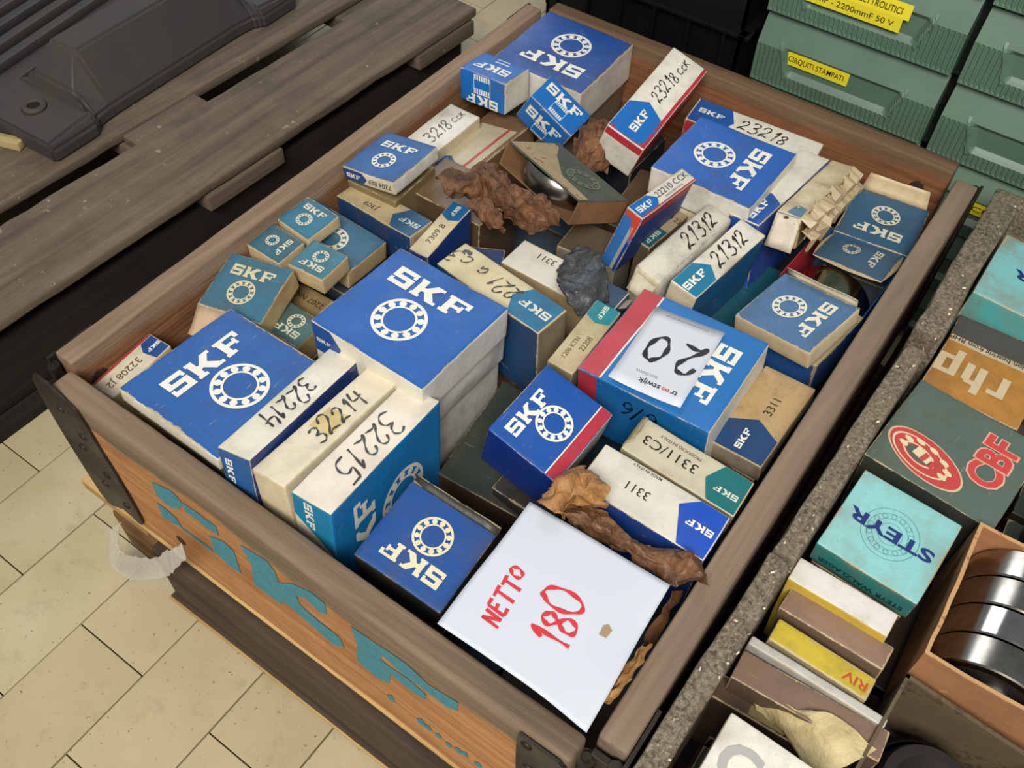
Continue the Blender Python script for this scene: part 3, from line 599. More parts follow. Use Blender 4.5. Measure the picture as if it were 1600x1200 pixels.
# ribbed black plate
rp = thing('ribbed_panel', 'black ribbed plastic panel at the top left of the pallet', 'plastic panel', (-.83, .6, zt+.0005), (0, 0, .17))
bm = bmesh.new(); box_bm(bm, -.17, .17, -.42, .42, 0, .02, .003)
box_bm(bm, .12, .175, -.42, .42, 0, .012, .003)
bm_obj('base_plate', bm, M_RUB, rp)
for i in range(9):
    bm = bmesh.new(); x = -.155+.036*i
    box_bm(bm, x-.009, x+.009, -.41, .41, .0201, .034, .005); bm_obj('rib', bm, M_RUB, rp)
st = rough_board('wood_stick', (.05, .016, .012), wood('stick', '#cbb98a', '#a08a58', None, None, 'x'), None, (-.53, .285, zt+.0015), (0, 0, .35), r=.001)
tag(st, 'short pale wooden stick end beside the rubber kerb', 'stick')
# ============================================================ BLACK CRATES AND GREEN CABINET BEHIND
M_BLK = plain('black_plastic', '#0d0d0e', .38, 0, 50, .2, .15)
def black_crate(x0, x1, y0, y1, zt_, label):
    t = thing('plastic_crate', label, 'crate', ((x0+x1)/2, (y0+y1)/2, 0), group=None); w, d = (x1-x0)/2, (y1-y0)/2
    bm = bmesh.new(); th = .004
    box_bm(bm, -w, w, -d, -d+th, .0, zt_); box_bm(bm, -w, w, d-th, d, 0, zt_); box_bm(bm, -w, -w+th, -d, d, 0, zt_); box_bm(bm, w-th, w, -d, d, 0, zt_); box_bm(bm, -w, w, -d, d, 0, th)
    bm_obj('crate_body', bm, M_BLK, t)
    bm = bmesh.new()
    for z in (zt_-.13, zt_-.006):
        for a in ((-w-.01, w+.01, -d-.012, -d+.002), (-w-.01, w+.01, d-.002, d+.012), (-w-.012, -w+.002, -d-.012, d+.012), (w-.002, w+.012, -d-.012, d+.012)):
            box_bm(bm, a[0], a[1], a[2], a[3], z, z+.006, .0015)
    bm_obj('rim_flange', bm, M_BLK, t)
    for i in range(6):
        x = -w+.02+i*(2*w-.04)/5
        bm = bmesh.new(); box_bm(bm, x-.002, x+.002, -d-.009, -d, .02, zt_-.132, .0005); bm_obj('rib', bm, M_BLK, t)
    return t
black_crate(-.03, .262, .86, 1.25, HZ+.14, 'black plastic stacking crate behind the wooden crate')
black_crate(-.31, -.03, 1.3, 1.65, HZ-.1, 'black plastic crate far back beyond the old pallet')
M_GRN = plain('green_plastic', '#5f7a66', .42, 0, 20, .18, .12, '#526b5b')
M_GRND = plain('cabinet_frame_green', '#141b18', .5, 0, 40, .2)
M_YEL = plain('yellow_tape', '#e8d72a', .45, 0, 60, .08, .05)
cab = thing('drawer_cabinet', 'green plastic small-parts cabinet with labelled drawers behind the crate', 'cabinet', (.64, .87, 0))
bm = bmesh.new(); box_bm(bm, -.362, .362, .03, .26, 0, HZ+.36)
for k in range(-4, 4): box_bm(bm, -.36, .36, .012, .03, HZ+.0445+.0945*k+.001, HZ+.0445+.0945*k+.0045)
bm_obj('cabinet_carcass', bm, M_GRND, cab)
DW, DH = .2285, .0905
def drawer_mesh():
    bm = bmesh.new(); nx = 152; sp = [0, .02, .04, .3, .4, .405, .42, .5, .6, .7, .8, .88, .94, .97, .985, 1.0]
    sp = sorted(set(sp+[.36, .46, .55, .65, .7, .74, .775, .79, .8, .84])); g = []
    for i in range(nx+1):
        x = DW*i/nx; row = []
        for s in sp:
            z = DH*(1-s); y = .014-.016*min(1, s/.4) if s < .4 else -.002+.004*(s-.4)/.6
            if s in (0, 1.0): y = .03
            tl, tr = .035+.012*(s-.4)/.45, DW-.04-.012*(s-.4)/.45
            if .36 <= s <= .80:
                d = min(x-tl, tr-x)
                if d > 0: y += min(.0065, d*1.0)*min(1, max(0, (.775-s)/.07))*min(1, (s-.36)/.06)
                elif d > -.004: y -= .0012
            ins = .3 < s < .785 and tl-.004 < x < tr+.004
            if .42 <= s < .97 and not ins and .003 < x < DW-.003: y += .0011 if (i//2) % 2 else -.0004
            row.append(bm.verts.new((x-DW/2, y, z)))
        g.append(row)
    for i in range(nx):
        for j in range(len(sp)-1): bm.faces.new((g[i][j], g[i][j+1], g[i+1][j+1], g[i+1][j]))
    for gg in (g[0], g[-1]):
        r = [bm.verts.new((v.co.x, .03, v.co.z)) for v in gg]
        for j in range(len(sp)-1): bm.faces.new((gg[j], gg[j+1], r[j+1], r[j]))
    bmesh.ops.recalc_face_normals(bm, faces=bm.faces)
    if sum(f.normal.y for f in bm.faces) > 0: bmesh.ops.reverse_faces(bm, faces=bm.faces)
    me = bpy.data.meshes.new('drawer'); bm.to_mesh(me); bm.free(); me.materials.append(M_GRN); return me
dme = drawer_mesh()
LAB = {(0, 0): (['CIRQUITI STAMPATI'], -.035, .085, .0175), (0, 1): (['CONDENSATORI ELETTROLITICI', '1mmF - 2200mmF 50 V'], -.02, .14, .017),
       (1, -1): (['CIRCUITI'], .0, .085, .0175), (0, -2): (['CIRCUITI'], .04, .06, .0175), (1, -2): ([''], -.1, .03, .02)}
for c in range(3):
    for k in range(-4, 4):
        x = -.36+.001+DW/2+.2385*c; z = HZ-.0495+.0945*k-(.004 if c else 0)
        o = bpy.data.objects.new('drawer', dme); C.objects.link(o); o.parent = cab; o.location = (x, 0, z)
        if (c, k) in LAB:
            ls, dx, w, h = LAB[c, k]
            for li, s in enumerate(ls):
                zz = .0455-.0165*li+(.0105 if len(ls) > 1 else 0); lw = w-(.018 if li else 0)
                yf = (lambda X, Z: Vector((X, .0028, Z)))
                if len(ls) > 1: yf = (lambda X, Z: Vector((X, -.0035 + max(0, (Z-.054))*.25, Z)))
                bm = bmesh.new(); cs = [(dx-w/2+(.012*li), zz-h/2), (dx-w/2+(.012*li)+lw, zz-h/2), (dx-w/2+.012*li+lw, zz+h/2), (dx-w/2+.012*li, zz+h/2)]
                f1 = bm.faces.new([bm.verts.new(yf(a, b)) for a, b in cs]); g = bmesh.ops.extrude_face_region(bm, geom=[f1])
                for q in g['geom']:
                    if isinstance(q, bmesh.types.BMVert): q.co.y += .0005
                bmesh.ops.recalc_face_normals(bm, faces=bm.faces)
                lo = bm_obj('label_strip', bm, M_YEL, o)
                if s:
                    ps, wd = text_polys(s, .008); tw = lw*.86; sz = h*.42
                    ps2 = [[(dx-w/2+.012*li+lw*.07+px/wd*tw, zz-sz/2+py*sz/.72) for px, py in q] for q in ps]
                    decal('label_text', ps2, lambda X, Z, yf=yf: yf(X, Z)+Vector((0, -.0003, 0)), ink('#3a3618'), o)
# ============================================================ CARTONS IN THE CRATE
W_, Cc = WHITE, CREAM
INK = '#2a2622'
# lower layer: dusty cartons that show through the gaps
cr = random.Random(7); LC = ['#6e5a44', '#4b5f6c', '#3c5866', '#8a7556', '#59493a', '#2f4d63', '#a08c66']
gx = [.0215+(.552*i/5) for i in range(6)]; gy = [.028+(.746*j/7) for j in range(8)]
CB = -.14
for i in range(5):
    for j in range(7):
        x0, x1, y0, y1 = gx[i]+.0015, gx[i+1]-.0015, gy[j]+.0015, gy[j+1]-.0015; h = .068-cr.random()*.006
        col = cr.choice(LC); c2 = cr.choice(LC)
        carton(None, 'small_carton', 'dusty old carton deep down in the crate beneath the top cartons', cols={'*': c2, 'T': col}, dirt=.7,
               group='dusty cartons in the bottom layer of the crate', fit=[0, 0, 0, (x0+x1)/2, (y0+y1)/2, -.2095+h, x1-x0, y1-y0, h])
fit = BAKE['fit']
def under(key, top, bot=CB, col='#8a7a62', colT=None, sh=0, **k):
    """the carton a top carton stands on"""
    y, tx, ty, cx, cy, cz, L, W, H = fit[key]; h = top-bot
    return carton(None, 'stacked_carton', k.pop('label'), cols={'*': col, 'T': colT or col}, dirt=.6, group='cartons standing under the top layer',
                  fit=[y, 0, 0, cx+sh, cy, top, L*.93, W*.93, h-.001])
# --- far left corner: large blue carton
c = carton('A', 'bearing_carton', 'large square blue carton in the far left corner of the crate', cols={'*': W_, 'T': '#1c4b94'})
c.std('T', dx=0, dy=.0); under('A', -.057, col='#7a6c58', label='plain carton under the large blue one in the far corner')
c = carton('two', 'bearing_carton', 'small bright blue carton with roller symbol against the left board, upside-down lettering', cols={'*': BRIGHT, 'R': W_, 'L': W_, 'T': '#2d6ab8'})
c.logo('T', .5, .6, .72, col='#e6e2d6'); c.poly('T', R_(.3, .25, .6, .3), '#cfd6dc'); c.poly('T', R_(.35, .12, .62, .16), '#cfd6dc')
def rollers(c, f, x, y, w, rot=0):
    A, B = c.S[f]; ps = [R_(0, 0, 1, .03), R_(0, .97, 1, 1), R_(0, 0, .03, 1), R_(.97, 0, 1, 1)]
    for i in range(7): ps += [R_(.04+.135*i, .72, .13+.135*i, .98), R_(.04+.135*i, .02, .13+.135*i, .28)]
    decal('printed_roller_symbol', place(ps, 1, 1, x*A, y*B, w*A, rot), c.fn(f, .0005), ink('#d8dbd6'), c.root)
rollers(c, 'B', .5, .66, .36); c.logo('B', .5, .16, .7, 180)
c = carton('three', 'bearing_carton', 'bright blue tilted carton with the lettering printed twice and a roller symbol', cols={'*': BRIGHT, 'L': '#b9b09c', 'R': BRIGHT})
c.logo('T', .48, .68, .78); rollers(c, 'T', .52, .3, .3); c.logo('F', .48, .6, .78); rollers(c, 'F', .5, .2, .3)
under('three', -.062, col='#6a5a48', label='brown carton under the tilted bright blue one')
# --- tall white and red carton leaning on the back board
c = carton('lean', 'bearing_carton', 'long white carton with red edges leaning on the back board, marked 23218 CCK', cols={'*': W_, 'L': W_, 'F': RED, 'B': RED})
c.poly('T', R_(0.01, .0, .995, .10), RED); c.penta('T', .30, .10, BRIGHT, logo=True, lw=.22, mid=.6, lx=.2)
c.poly('L', R_(.01, .78, .99, .995), RED)
c.write('T', '23218', .6, .55, .016, 0, INK, .10, .2); c.write('T', 'CCK', .87, .55, .013, 0, INK, .11, .2)
c.poly('T', R_(0.0, .0, .035, .99), RED)
c = carton('back23218', 'bearing_carton', 'long white carton lying against the back board, blue end, marked 23218', cols={'*': RED, 'T': W_, 'L': BLUE, 'R': W_})
c.penta('T', .28, .06, BLUE, lw=.2, ly=.55); c.write('T', '23218', .56, .58, .019, 0, INK, .1, .2)
c = carton('six', 'bearing_carton', 'large square blue carton in front of the back board, ring left of the lettering', cols={'*': W_, 'T': '#1d5cae', 'L': Cc})
c.std('T'); under('six', -.03, -.12, col=Cc, label='cream carton under the large blue one by the back board')
c = carton('sixb', 'bearing_carton', 'white carton on its side with blue end panel, right of the large blue one', cols={'*': '#24489a', 'T': W_, 'L': BLUE})
c.penta('T', .3, .07, '#14519f', lw=.24, ly=.45)
# --- crushed cardboard carton
c = carton('crush', 'bearing_carton', 'torn and crushed cream carton with hanging end flap', cols={'*': '#6f5233', 'T': Cc, 'F': '#5a4026'}, dirt=.5, bulge=.003, dent=.006, wear=1.)
A, B = c.S['T']
c.poly('T', [(.35, .02), (.95, .0), (.9, .14), (.5, .17)], '#5f7f94')
def flap(c, f, name, u0, u1, v, length, ang, col, th=.0008, prints=None, skew=0, tip=None, ctip=.25):
    """a card flap hinged on face f along v (metres), folded out by ang degrees from the face plane"""
    p0, p1 = c.pt(f, u0, v, .0004), c.pt(f, u1, v, .0004); n = Vector(c.N[f])
    ax = (p1-p0).normalized(); d0 = n.cross(ax); d = Matrix.Rotation(math.radians(ang), 3, ax)@d0
    nn = ax.cross(d).normalized(); bm = bmesh.new(); ed = bm.verts.layers.float.new('edge'); g = []
    for i in range(7):
        row = []
        for j in range(5):
            s, t_ = i/6, j/4; w = s+(.5-s)*ctip*t_*(1 if tip is None else tip)
            p = p0.lerp(p1, w)+d*length*t_+ax*skew*t_+nn*(.004*math.sin(t_*2.2)+noise.noise(Vector((s*3+c.seed, t_*3, 1)))*.0015*t_)
            row.append(bm.verts.new(p))
        g.append(row)
    for i in range(6):
        for j in range(4): bm.faces.new((g[i][j], g[i+1][j], g[i+1][j+1], g[i][j+1]))
    for i in range(7):
        for j in range(5): g[i][j][ed] = .02 if 0 < i < 6 and 0 < j < 4 else .0
    o = bm_obj(name, bm, card(col, .4, .3), c.root, True)
    m = o.modifiers.new('t', 'SOLIDIFY'); m.thickness = th; return o
flap(c, 'F', 'end_flap', .0, c.L, c.H-.001, .036, 150, '#d8cdb6', ctip=-.1); flap(c, 'F', 'printed_flap_edge', .003, c.L-.002, c.H+.0005, .007, 140, '#4f7fa6', ctip=0)
# torn corrugated side strips
for k, (dx, zz) in enumerate(((.5, .9), (.5, .55))):
    bm = bmesh.new(); g = []
    for i in range(30):
        s = i/29; a = noise.noise(Vector((s*9, k, 0)))*.007; b = noise.noise(Vector((s*17, k+5, 0)))*.006
        x = c.L/2+.001+(.004 if k else 0)+a*.4+.003
        y = -c.W/2+c.W*s; z = c.H*zz+b
        g.append((bm.verts.new((x-.006, y, z+.003)), bm.verts.new((x+.006+a, y, z-.004+a)), bm.verts.new((x+.002, y, z-.018+b))))
    for i in range(29):
        bm.faces.new((g[i][0], g[i+1][0], g[i+1][1], g[i][1])); bm.faces.new((g[i][1], g[i+1][1], g[i+1][2], g[i][2]))
    o = bm_obj('torn_edge', bm, card('#b7a482', .5, .8), c.root); m = o.modifiers.new('t', 'SOLIDIFY'); m.thickness = .001
# --- right rear group
c = carton('nine', 'bearing_carton', 'dull blue square carton in the far right corner, lettering upside down', cols={'*': TAN, 'T': '#2f5876', 'B': '#2f5576'}, dirt=.45)
c.std('T', col='#cfc8b4', k=.95)
flap(c, 'F', 'open_flap', .004, c.L-.004, c.H-.001, .02, 10, '#c8b18c', ctip=.1)
under('nine', -.085, col='#5d6a72', label='carton under the dull blue one in the far right corner')
M_STEEL = plain('bearing_steel', '#b9b4ac', .17, 1, 40, .25, .08, '#8d857a')
M_STEELD = plain('bearing_steel_dark', '#6f6a64', .25, 1, 40, .3, .1, '#4a443e')
def bearing(name, R, r, h, loc, rot, label, group=None, inner=None, crown=0, n=72, parent=None, cat='bearing', rollersn=0):
    t = thing(name, label, cat, loc, rot, group)
    c_ = R*.012+.0006
    prof = [(R*.86, 0), (R-c_, 0), (R, c_), (R, h-c_), (R-c_, h), (R*.86, h), (R*.84, h-.001), (R*.84, .001)]
    if crown: prof = [(R*.86, 0), (R-c_, 0), (R-.0005, c_)]+[(R+crown*math.sin(PI*i/6), c_+(h-2*c_)*i/6) for i in range(1, 6)]+[(R-.0005, h-c_), (R-c_, h), (R*.86, h), (R*.84, h-.001), (R*.84, .001)]
    bm_obj('outer_ring', revolve(prof, n), M_STEEL, t, True)
    pi = [(r, .001), (r*1.16, 0), (r*1.18, h*.2), (r*1.18, h*.8), (r*1.16, h), (r, h-.001)]
    bm_obj('inner_ring', revolve(pi, n), M_STEEL, t, True)
    bm_obj('seal', revolve([(r*1.18, h*.1), (R*.84, h*.1), (R*.84, h*.9), (r*1.18, h*.9)], n), plain('seal_dark', '#2a2622', .5), t, True)
    for o in t.children:
        for p in o.data.polygons: p.use_smooth = True
        m = o.modifiers.new('e', 'EDGE_SPLIT'); m.split_angle = math.radians(35)
    return t
# open carton with lid flap over a bearing
y, tx, ty, cx, cy, cz, L, W, H = fit['ten']
M10, b10, L, W, H = frame(fit['ten'])
t10 = thing('bearing_carton', 'opened blue and red carton with its lid bent over a bare steel bearing', 'box', (.523, .603, HZ-.128), (0, 0, math.radians(-3)), 'bearing cartons in the wooden crate')
bm = bmesh.new(); w, d, h = .046, .058, .084
for a in ((-w, w, d-.001, d, 0, h, 0), (-w, -w+.001, -d, d, 0, h+.012, 1), (w-.001, w, -d, d, 0, h, 2), (-w, w, -d, d, 0, .001, 0), (-w, w, -d, -d+.001, 0, h-.03, 3)): box_bm(bm, *a[:6], mi=a[6])
lay = bm.verts.layers.float.new('edge')
for v in bm.verts: v[lay] = .01
bm_obj('carton_body', bm, [card(DULL), card(RED), card(BRIGHT), card(Cc)], t10)
bearing('steel_bearing', .043, .02, .052, (.5225, .600, HZ-.0815), (PI/2, 0, 0), 'bare steel bearing lying in the opened blue carton')
lid = carton('ten', 'lid_tmp', 'x', build=False); lid.H = .0016; lid.S = {k: (lid.L, lid.W) if k in 'TD' else (lid.L, .0016) for k in 'TFRBLD'}; lid.S['R'] = lid.S['L'] = (lid.W, .0016)
lid.cols = {'*': TAN, 'T': '#36566e'}; lid.r = .0005; lid.bulge = .004; lid.dent = .001; lid.build('lid_flap'); lid.std('T', col='#bfb9a6', k=.85)
root = lid.root; root.matrix_world = Matrix.Translation(b10+M10@Vector((0, 0, H-.0016)))@M10.to_4x4()
for k in ('label', 'category', 'group'):
    if k in root: del root[k]
bpy.context.view_layer.update()
def reparent_mesh(tmp, newroot, keep):
    """moves the meshes of a temporary root under another thing, two levels at most"""
    inv = (Matrix.LocRotScale(newroot.location, newroot.rotation_euler, (1, 1, 1))).inverted()
    T = inv@Matrix.LocRotScale(tmp.location, tmp.rotation_euler, (1, 1, 1)); main = None
    ch = list(tmp.children)
    for o in ch:
        if o.name.startswith(keep): main = o
    for o in ch:
        o.data.transform(T@o.matrix_basis); o.matrix_basis = Matrix.Identity(4); o.parent = newroot if o is main else main
    bpy.data.objects.remove(tmp)
reparent_mesh(root, t10, 'lid_flap')
c = carton('eleven', 'bearing_carton', 'flat dull blue carton with ragged cream edges near the right board', cols={'*': Cc, 'T': '#426a92', 'R': '#c8b08a'}, dirt=.3, wear=.7)
c.std('T', col='#e2dcc8', k=1.)
flap(c, 'L', 'torn_flap', .004, c.S['L'][0]-.003, c.H-.001, .010, -30, '#dccfae', ctip=0)
c = carton('elevenb', 'bearing_carton', 'worn blue carton under the flat dull blue one', cols={'*': '#1c4e8c', 'F': '#1f4f8a', 'T': TAN}, dirt=.7, wear=1.)
under('elevenb', -.093, col='#5a4a3a', label='brown carton at the bottom under the two flat blue ones')
c = carton('dteal', 'bearing_carton', 'dark teal carton deep in the gap left of the flat dull blue one', cols={'*': '#12404e', 'T': '#12505e'}, dirt=.4)
# --- 21312 pair and the slim ones
c = carton('w21312a', 'bearing_carton', 'creased off-white carton marked 21312, left one of the pair', cols={'*': '#cfc8b8', 'L': '#cabf9f'}, dirt=.6, wear=.4, r=.006, bulge=.003, dent=.004, board='#9a8a70')
c.write('T', '21312', .64, .5, .019, 0, INK, .1, .3)
flap(c, 'L', 'end_flap', .0, c.S['L'][0], c.H-.001, .024, 140, '#cfc6ae', ctip=.15)
c = carton('w21312b', 'bearing_carton', 'white carton with teal end panel marked 21312, right one of the pair', cols={'*': '#175c8c', 'T': '#dcd6c8', 'L': Cc}, dirt=.4)
c.penta('T', .28, .09, '#0f7296', lw=.26, lx=.15, ly=.5); c.write('T', '21312', .62, .55, .019, 0, INK, .1, .3)
c = carton('s22210', 'bearing_carton', 'slim white carton edged in red with blue panel, printed 22210 CCK', cols={'*': '#15509e', 'T': W_, 'F': '#143f86', 'L': '#2a6cb2', 'R': W_, 'B': RED}, dirt=.2)
c.poly('T', R_(.0, .0, 1, .13), RED); c.penta('T', .30, .1, BRIGHT, lw=.25); c.text('T', '22210 CCK', .68, .62, .0075, 0, '#4a4a4a', sx=1.15)
c.text('T', 'explorer roller bearing', .64, .3, .0025, 0, '#6a6a6a')
c.poly('F', R_(0, .86, 1, 1), RED); c.poly('L', R_(.62, .0, .8, .8), '#9fa3a8'); c.poly('L', [(.62, .8), (.95, .55), (.98, .99), (.02, .99), (.05, .9), (.55, .9)], '#c2402f')
c.poly('L', R_(.8, .0, .99, .55), '#12357e')
c = carton('d22210', 'bearing_carton', 'small dusty carton with dark teal panel behind the slim red edged one', cols={'*': '#6a5a44', 'T': '#9a8a6c'}, dirt=.7)
c.penta('T', .42, .0, '#17505c', flip=True, lw=.3, lcol='#a9b3a4'); c.text('T', '9123', .3, .5, .007, 90, '#4a3c2c')
# --- open carton with roller bearing
M, base, L, W, H = frame(fit['openroller'])
to = thing('opened_carton', 'opened dark green carton on its side holding a steel roller bearing', 'box', base, M.to_euler(), 'bearing cartons in the wooden crate')
bm = bmesh.new(); e = .0012; l2, w2 = L/2, W/2
for a in ((-l2, l2, -w2, w2, H-e, H, 0), (-l2, l2, -w2, w2, 0, e, 1), (-l2, -l2+e, -w2, w2, e, H-e, 1), (l2-e, l2, -w2, w2, e, H-e, 1), (-l2+e, l2-e, w2-e, w2, e, H-e, 1)): box_bm(bm, *a[:6], mi=a[6])
lay = bm.verts.layers.float.new('edge')
for v in bm.verts: v[lay] = .01
cb = bm_obj('carton_body', bm, [card('#4f5a50', .9, .8, .6), card('#8a6642', .6, .6, .7)], to)
decal('bare_card_strip', [[(-l2+.002, -w2+.001), (l2-.002, -w2+.001), (l2-.002, -w2+.016), (.01, -w2+.02), (-.03, -w2+.05), (-l2+.01, w2-.01), (-l2+.002, w2-.01)]], lambda x, y: Vector((x, y, H+.0004)), card('#97754f', .6, .5, .7), to)
decal('faded_ring_print', [[(.018+.021*x, .006+.02*y) for x, y in q] for q in RING], lambda x, y: Vector((x, y, H+.0007)), ink('#6e7462', .7, .9), to)
br = bearing('roller_bearing', .046, .024, H*.8, base+M@Vector((-.003, .0015, H*.1)), M.to_euler(), 'oily steel spherical roller bearing inside the opened carton', crown=.0012)
# --- far left labels
c = carton('cck', 'bearing_carton', 'white carton against the left board handwritten 218 CCK', cols={'*': Cc, 'T': W_}, dirt=.4)
c.write('T', '3218', .44, .5, .017, 0, INK, .09, .2); c.write('T', 'CCK', .82, .5, .012, 0, INK, .1, .1)
c = carton('redstripe', 'bearing_carton', 'brown edged cream carton with thin red stripe and small blue panel', cols={'*': '#7a5c40', 'T': '#7a5c40'}, dirt=.5)
c.poly('T', [(.01, .1), (.8, .08), (.76, .9), (.01, .9)], '#b5a98c'); c.poly('T', [(.01, .24), (.8, .22), (.8, .28), (.01, .30)], '#b04038', off=.0006)
c.poly('T', [(.02, .5), (.13, .45), (.2, .68), (.13, .9), (.02, .9)], '#2b4f7e', off=.0006); c.logo('T', .1, .67, .12, 0, '#8fa0a8', .0009)
c = carton('cream21', 'bearing_carton', 'blue topped carton with cream sides near the left board, above a dusty label carton', cols={'*': '#d6ccb2', 'T': '#2a5d99', 'R': '#dedacb'}, wear=.5)
c.std('T', dy=-.02, dx=-.0, k=.95); c.penta('F', .38, .1, '#173f7a', lw=.26); c.text('F', '7204 BEP', .72, .5, .006, 180, '#3a342a')
under('cream21', -.023, col='#7a6a4a', label='old carton under the cream sided blue one')
c = carton('j309', 'bearing_carton', 'dusty cream label carton printed J309 with dark blue side', cols={'*': '#133a66', 'T': '#b8a47e', 'L': '#b8a47e'}, dirt=.55)
c.penta('T', .28, .1, '#1f5478', lw=.24, lcol='#b9c3bb'); c.text('T', 'J309', .62, .68, .007, 0, '#3a2f22', sx=1.1)
c = carton('b7309', 'bearing_carton', 'cream label carton printed 7309 B with blue side, behind the big blue centre carton', cols={'*': '#0f3f86', 'T': '#cfc09c'}, dirt=.35)
c.penta('T', .28, .07, '#1c5c8c', lrot=0, lw=.2, lcol='#d8d6c8'); c.text('T', '7309 B', .62, .5, .0065, 180, '#4a4032', sx=1.2)
# --- small teal cartons on the left
for key, lab, col, dl in (('t24', 'small teal carton highest by the left board, ring below the lettering', '#2f6f88', 0), ('t25', 'small dull teal carton touching the left board, lettering at its right', '#336274', 0), ('t26', 'small teal carton resting on a larger teal one, lettering upside down', '#387486', 0)):
    c = carton(key, 'bearing_carton', lab, cols={'*': '#c8b187', 'T': col, 'R': '#cbb58c'}, dirt=.4); c.std('T', col='#cfcbb6', k=.95)
c = carton('t27', 'bearing_carton', 'larger teal carton with half hidden ring beneath the small teal ones', cols={'*': '#b89f74', 'T': '#225a76'}, dirt=.5); c.ring('T', .5, .42, .2, '#cfcbb6')
c = carton('t28', 'bearing_carton', 'worn blue-grey carton tilted by the left board with torn beige flap', cols={'*': '#c2a878', 'T': '#35687e'}, dirt=.5, wear=.6)
c.std('T', col='#c9bd98', k=1.)
flap(c, 'F', 'torn_flap', .001, .034, c.H-.001, .03, 105, '#b79c80', ctip=.1)
c = carton('t29', 'bearing_carton', 'small grey-green carton between the two large blue ones, lettering upside down', cols={'*': '#a08a60', 'T': '#3c5f5e'}, dirt=.5); c.std('T', col='#c4c2ac', k=.95)
c = carton('l2207', 'bearing_carton', 'brown label carton printed 2207 low between the teal cartons', cols={'*': '#8a744e'}, dirt=.6); c.text('T', '2207 NK', .45, .5, .007, 0, '#3a2f22')
for k_, tp, cl, lb_ in (('t24', -.045, '#3a5260', 'carton under the highest small teal one'), ('t27', -.082, '#44505a', 'carton under the larger teal one'), ('t28', -.09, '#5a4c38', 'carton under the worn blue-grey one'), ('t29', -.078, '#4a4436', 'carton under the small grey-green one')):
    under(k_, tp, col=cl, label=lb_)
# --- big blue fronts
c = carton('big31', 'bearing_carton', 'large scuffed royal blue flat carton at the near left, by the front board', cols={'*': '#ddd6c2', 'T': '#1e579c'}, wear=.8, dirt=.3)
c.std('T', dx=.02, dy=-.03)
under('big31', -.036, col='#8b8068', label='carton under the scuffed royal blue one')
c = carton('j32208', 'bearing_carton', 'cream carton with red edge in the near left corner printed 32208 J2', cols={'*': Cc, 'T': '#cfc4ae'}, dirt=.3)
c.poly('T', R_(.0, .0, .99, .12), '#a02c2c'); c.poly('T', [(.02, .14), (.2, .14), (.28, .45), (.24, .98), (.02, .98)], '#1a4580'); c.logo('T', .13, .55, .2, 0, off=.0007); c.text('T', '32208 J2', .64, .55, .0075, 0, '#5a4a3c', sx=1.1)
c = carton('big33', 'bearing_carton', 'large royal blue carton at the centre, topmost of its stack', cols={'*': '#d8d2c0', 'T': '#1858a4', 'R': '#dad8cf', 'L': '#17407e'}, wear=.45, dirt=.2)
c.std('T', dx=-.015, dy=.01); c.poly('L', R_(.02, .03, .98, .97), '#17407e') if 0 else None
c.poly('F', [(.0, .0), (.18, .02), (.26, .5), (.18, .98), (.0, 1)], '#17478c'); c.logo('F', .1, .45, .13, 0, off=.0006)
c = carton('big33b', 'bearing_carton', 'creased white carton directly under the big centre one', cols={'*': '#d2cfc4', 'T': BLUE}, wear=.4, dirt=.35, bulge=.003, dent=.003)
under('big33b', -.057, col='#cfccc2', colT=BLUE, label='white carton at the bottom of the centre stack')
c = carton('a32214', 'bearing_carton', 'white topped carton handwritten 32214 beside the scuffed royal blue one', cols={'*': '#103070', 'T': '#e0dac8', 'R': '#1d5a96', 'L': '#1d5a96'}, dirt=.3, wear=.3)
c.write('T', '32214', .52, .5, .021, 0, '#22201e', .10, .2); c.logo('R', .3, .82, .8, -90, off=.0006)
c.poly('T', [(.25, .3), (.5, .26), (.52, .85), (.3, .9)], '#e2ddd0', name='clear_tape')
c = carton('b32214', 'bearing_carton', 'cream carton handwritten 32214 with yellowed tape patch, middle of the three', cols={'*': '#d8c9a4', 'T': '#ddd2b8'}, dirt=.3, wear=.3)
c.poly('T', R_(.42, .2, .6, .85), '#cdb77c', name='tape_patch'); c.write('T', '32214', .56, .5, .021, 0, '#22201e', .10, .2)
c = carton('c32215', 'bearing_carton', 'white topped bright blue carton handwritten 32215, nearest of the three', cols={'*': '#0d74b4', 'T': '#dfd5c4', 'R': '#1a7ca4', 'L': '#cfc4ae'}, dirt=.2, wear=.3)
c.write('T', '32215', .5, .52, .025, 0, '#2a2422', .085, .2)
c.logo('B', .26, .5, .66, 90); c.ring('B', .61, .5, .2); c.logo('R', .42, .86, .8, -90, off=.0006)
c.poly('R', [(.0, .0), (.99, .0), (.99, .55), (.0, .82)], '#d8cfba')
c.S  # keep
c = carton('b37', 'bearing_carton', 'dark blue square carton by the front board next to the white paper sheet', cols={'*': '#33332e', 'T': '#16498c', 'F': '#2c2c26'}, dirt=.4, wear=.35, board='#8a7a5c')
c.std('T', col='#d8ceae', k=1.); flap(c, 'F', 'torn_flap', .0, c.L, c.H-.003, .008, 30, '#3a3a32', ctip=.0)
under('b37', -.078, col='#2f2c26', label='dark carton under the dark blue one by the front board')
c = carton('dgreen', 'bearing_carton', 'large dark green carton lying deep between the centre stack and the tilted blue carton', cols={'*': '#4a3626', 'T': '#2c352e'}, dirt=.4, wear=.3)
c = carton('b39', 'bearing_carton', 'royal blue carton with a red band, tilted, at the centre', cols={'*': '#0c3a8c', 'T': '#0c4a98', 'F': W_, 'L': '#0a2f7c', 'B': '#0a2f7c'}, dirt=.15, wear=.3)
c.poly('T', R_(.0, .0, 1, .16), '#a8283a'); c.poly('T', R_(.0, .16, 1, .175), '#e6e2d6'); c.logo('T', .42, .78, .6); c.ring('T', .5, .46, .2)
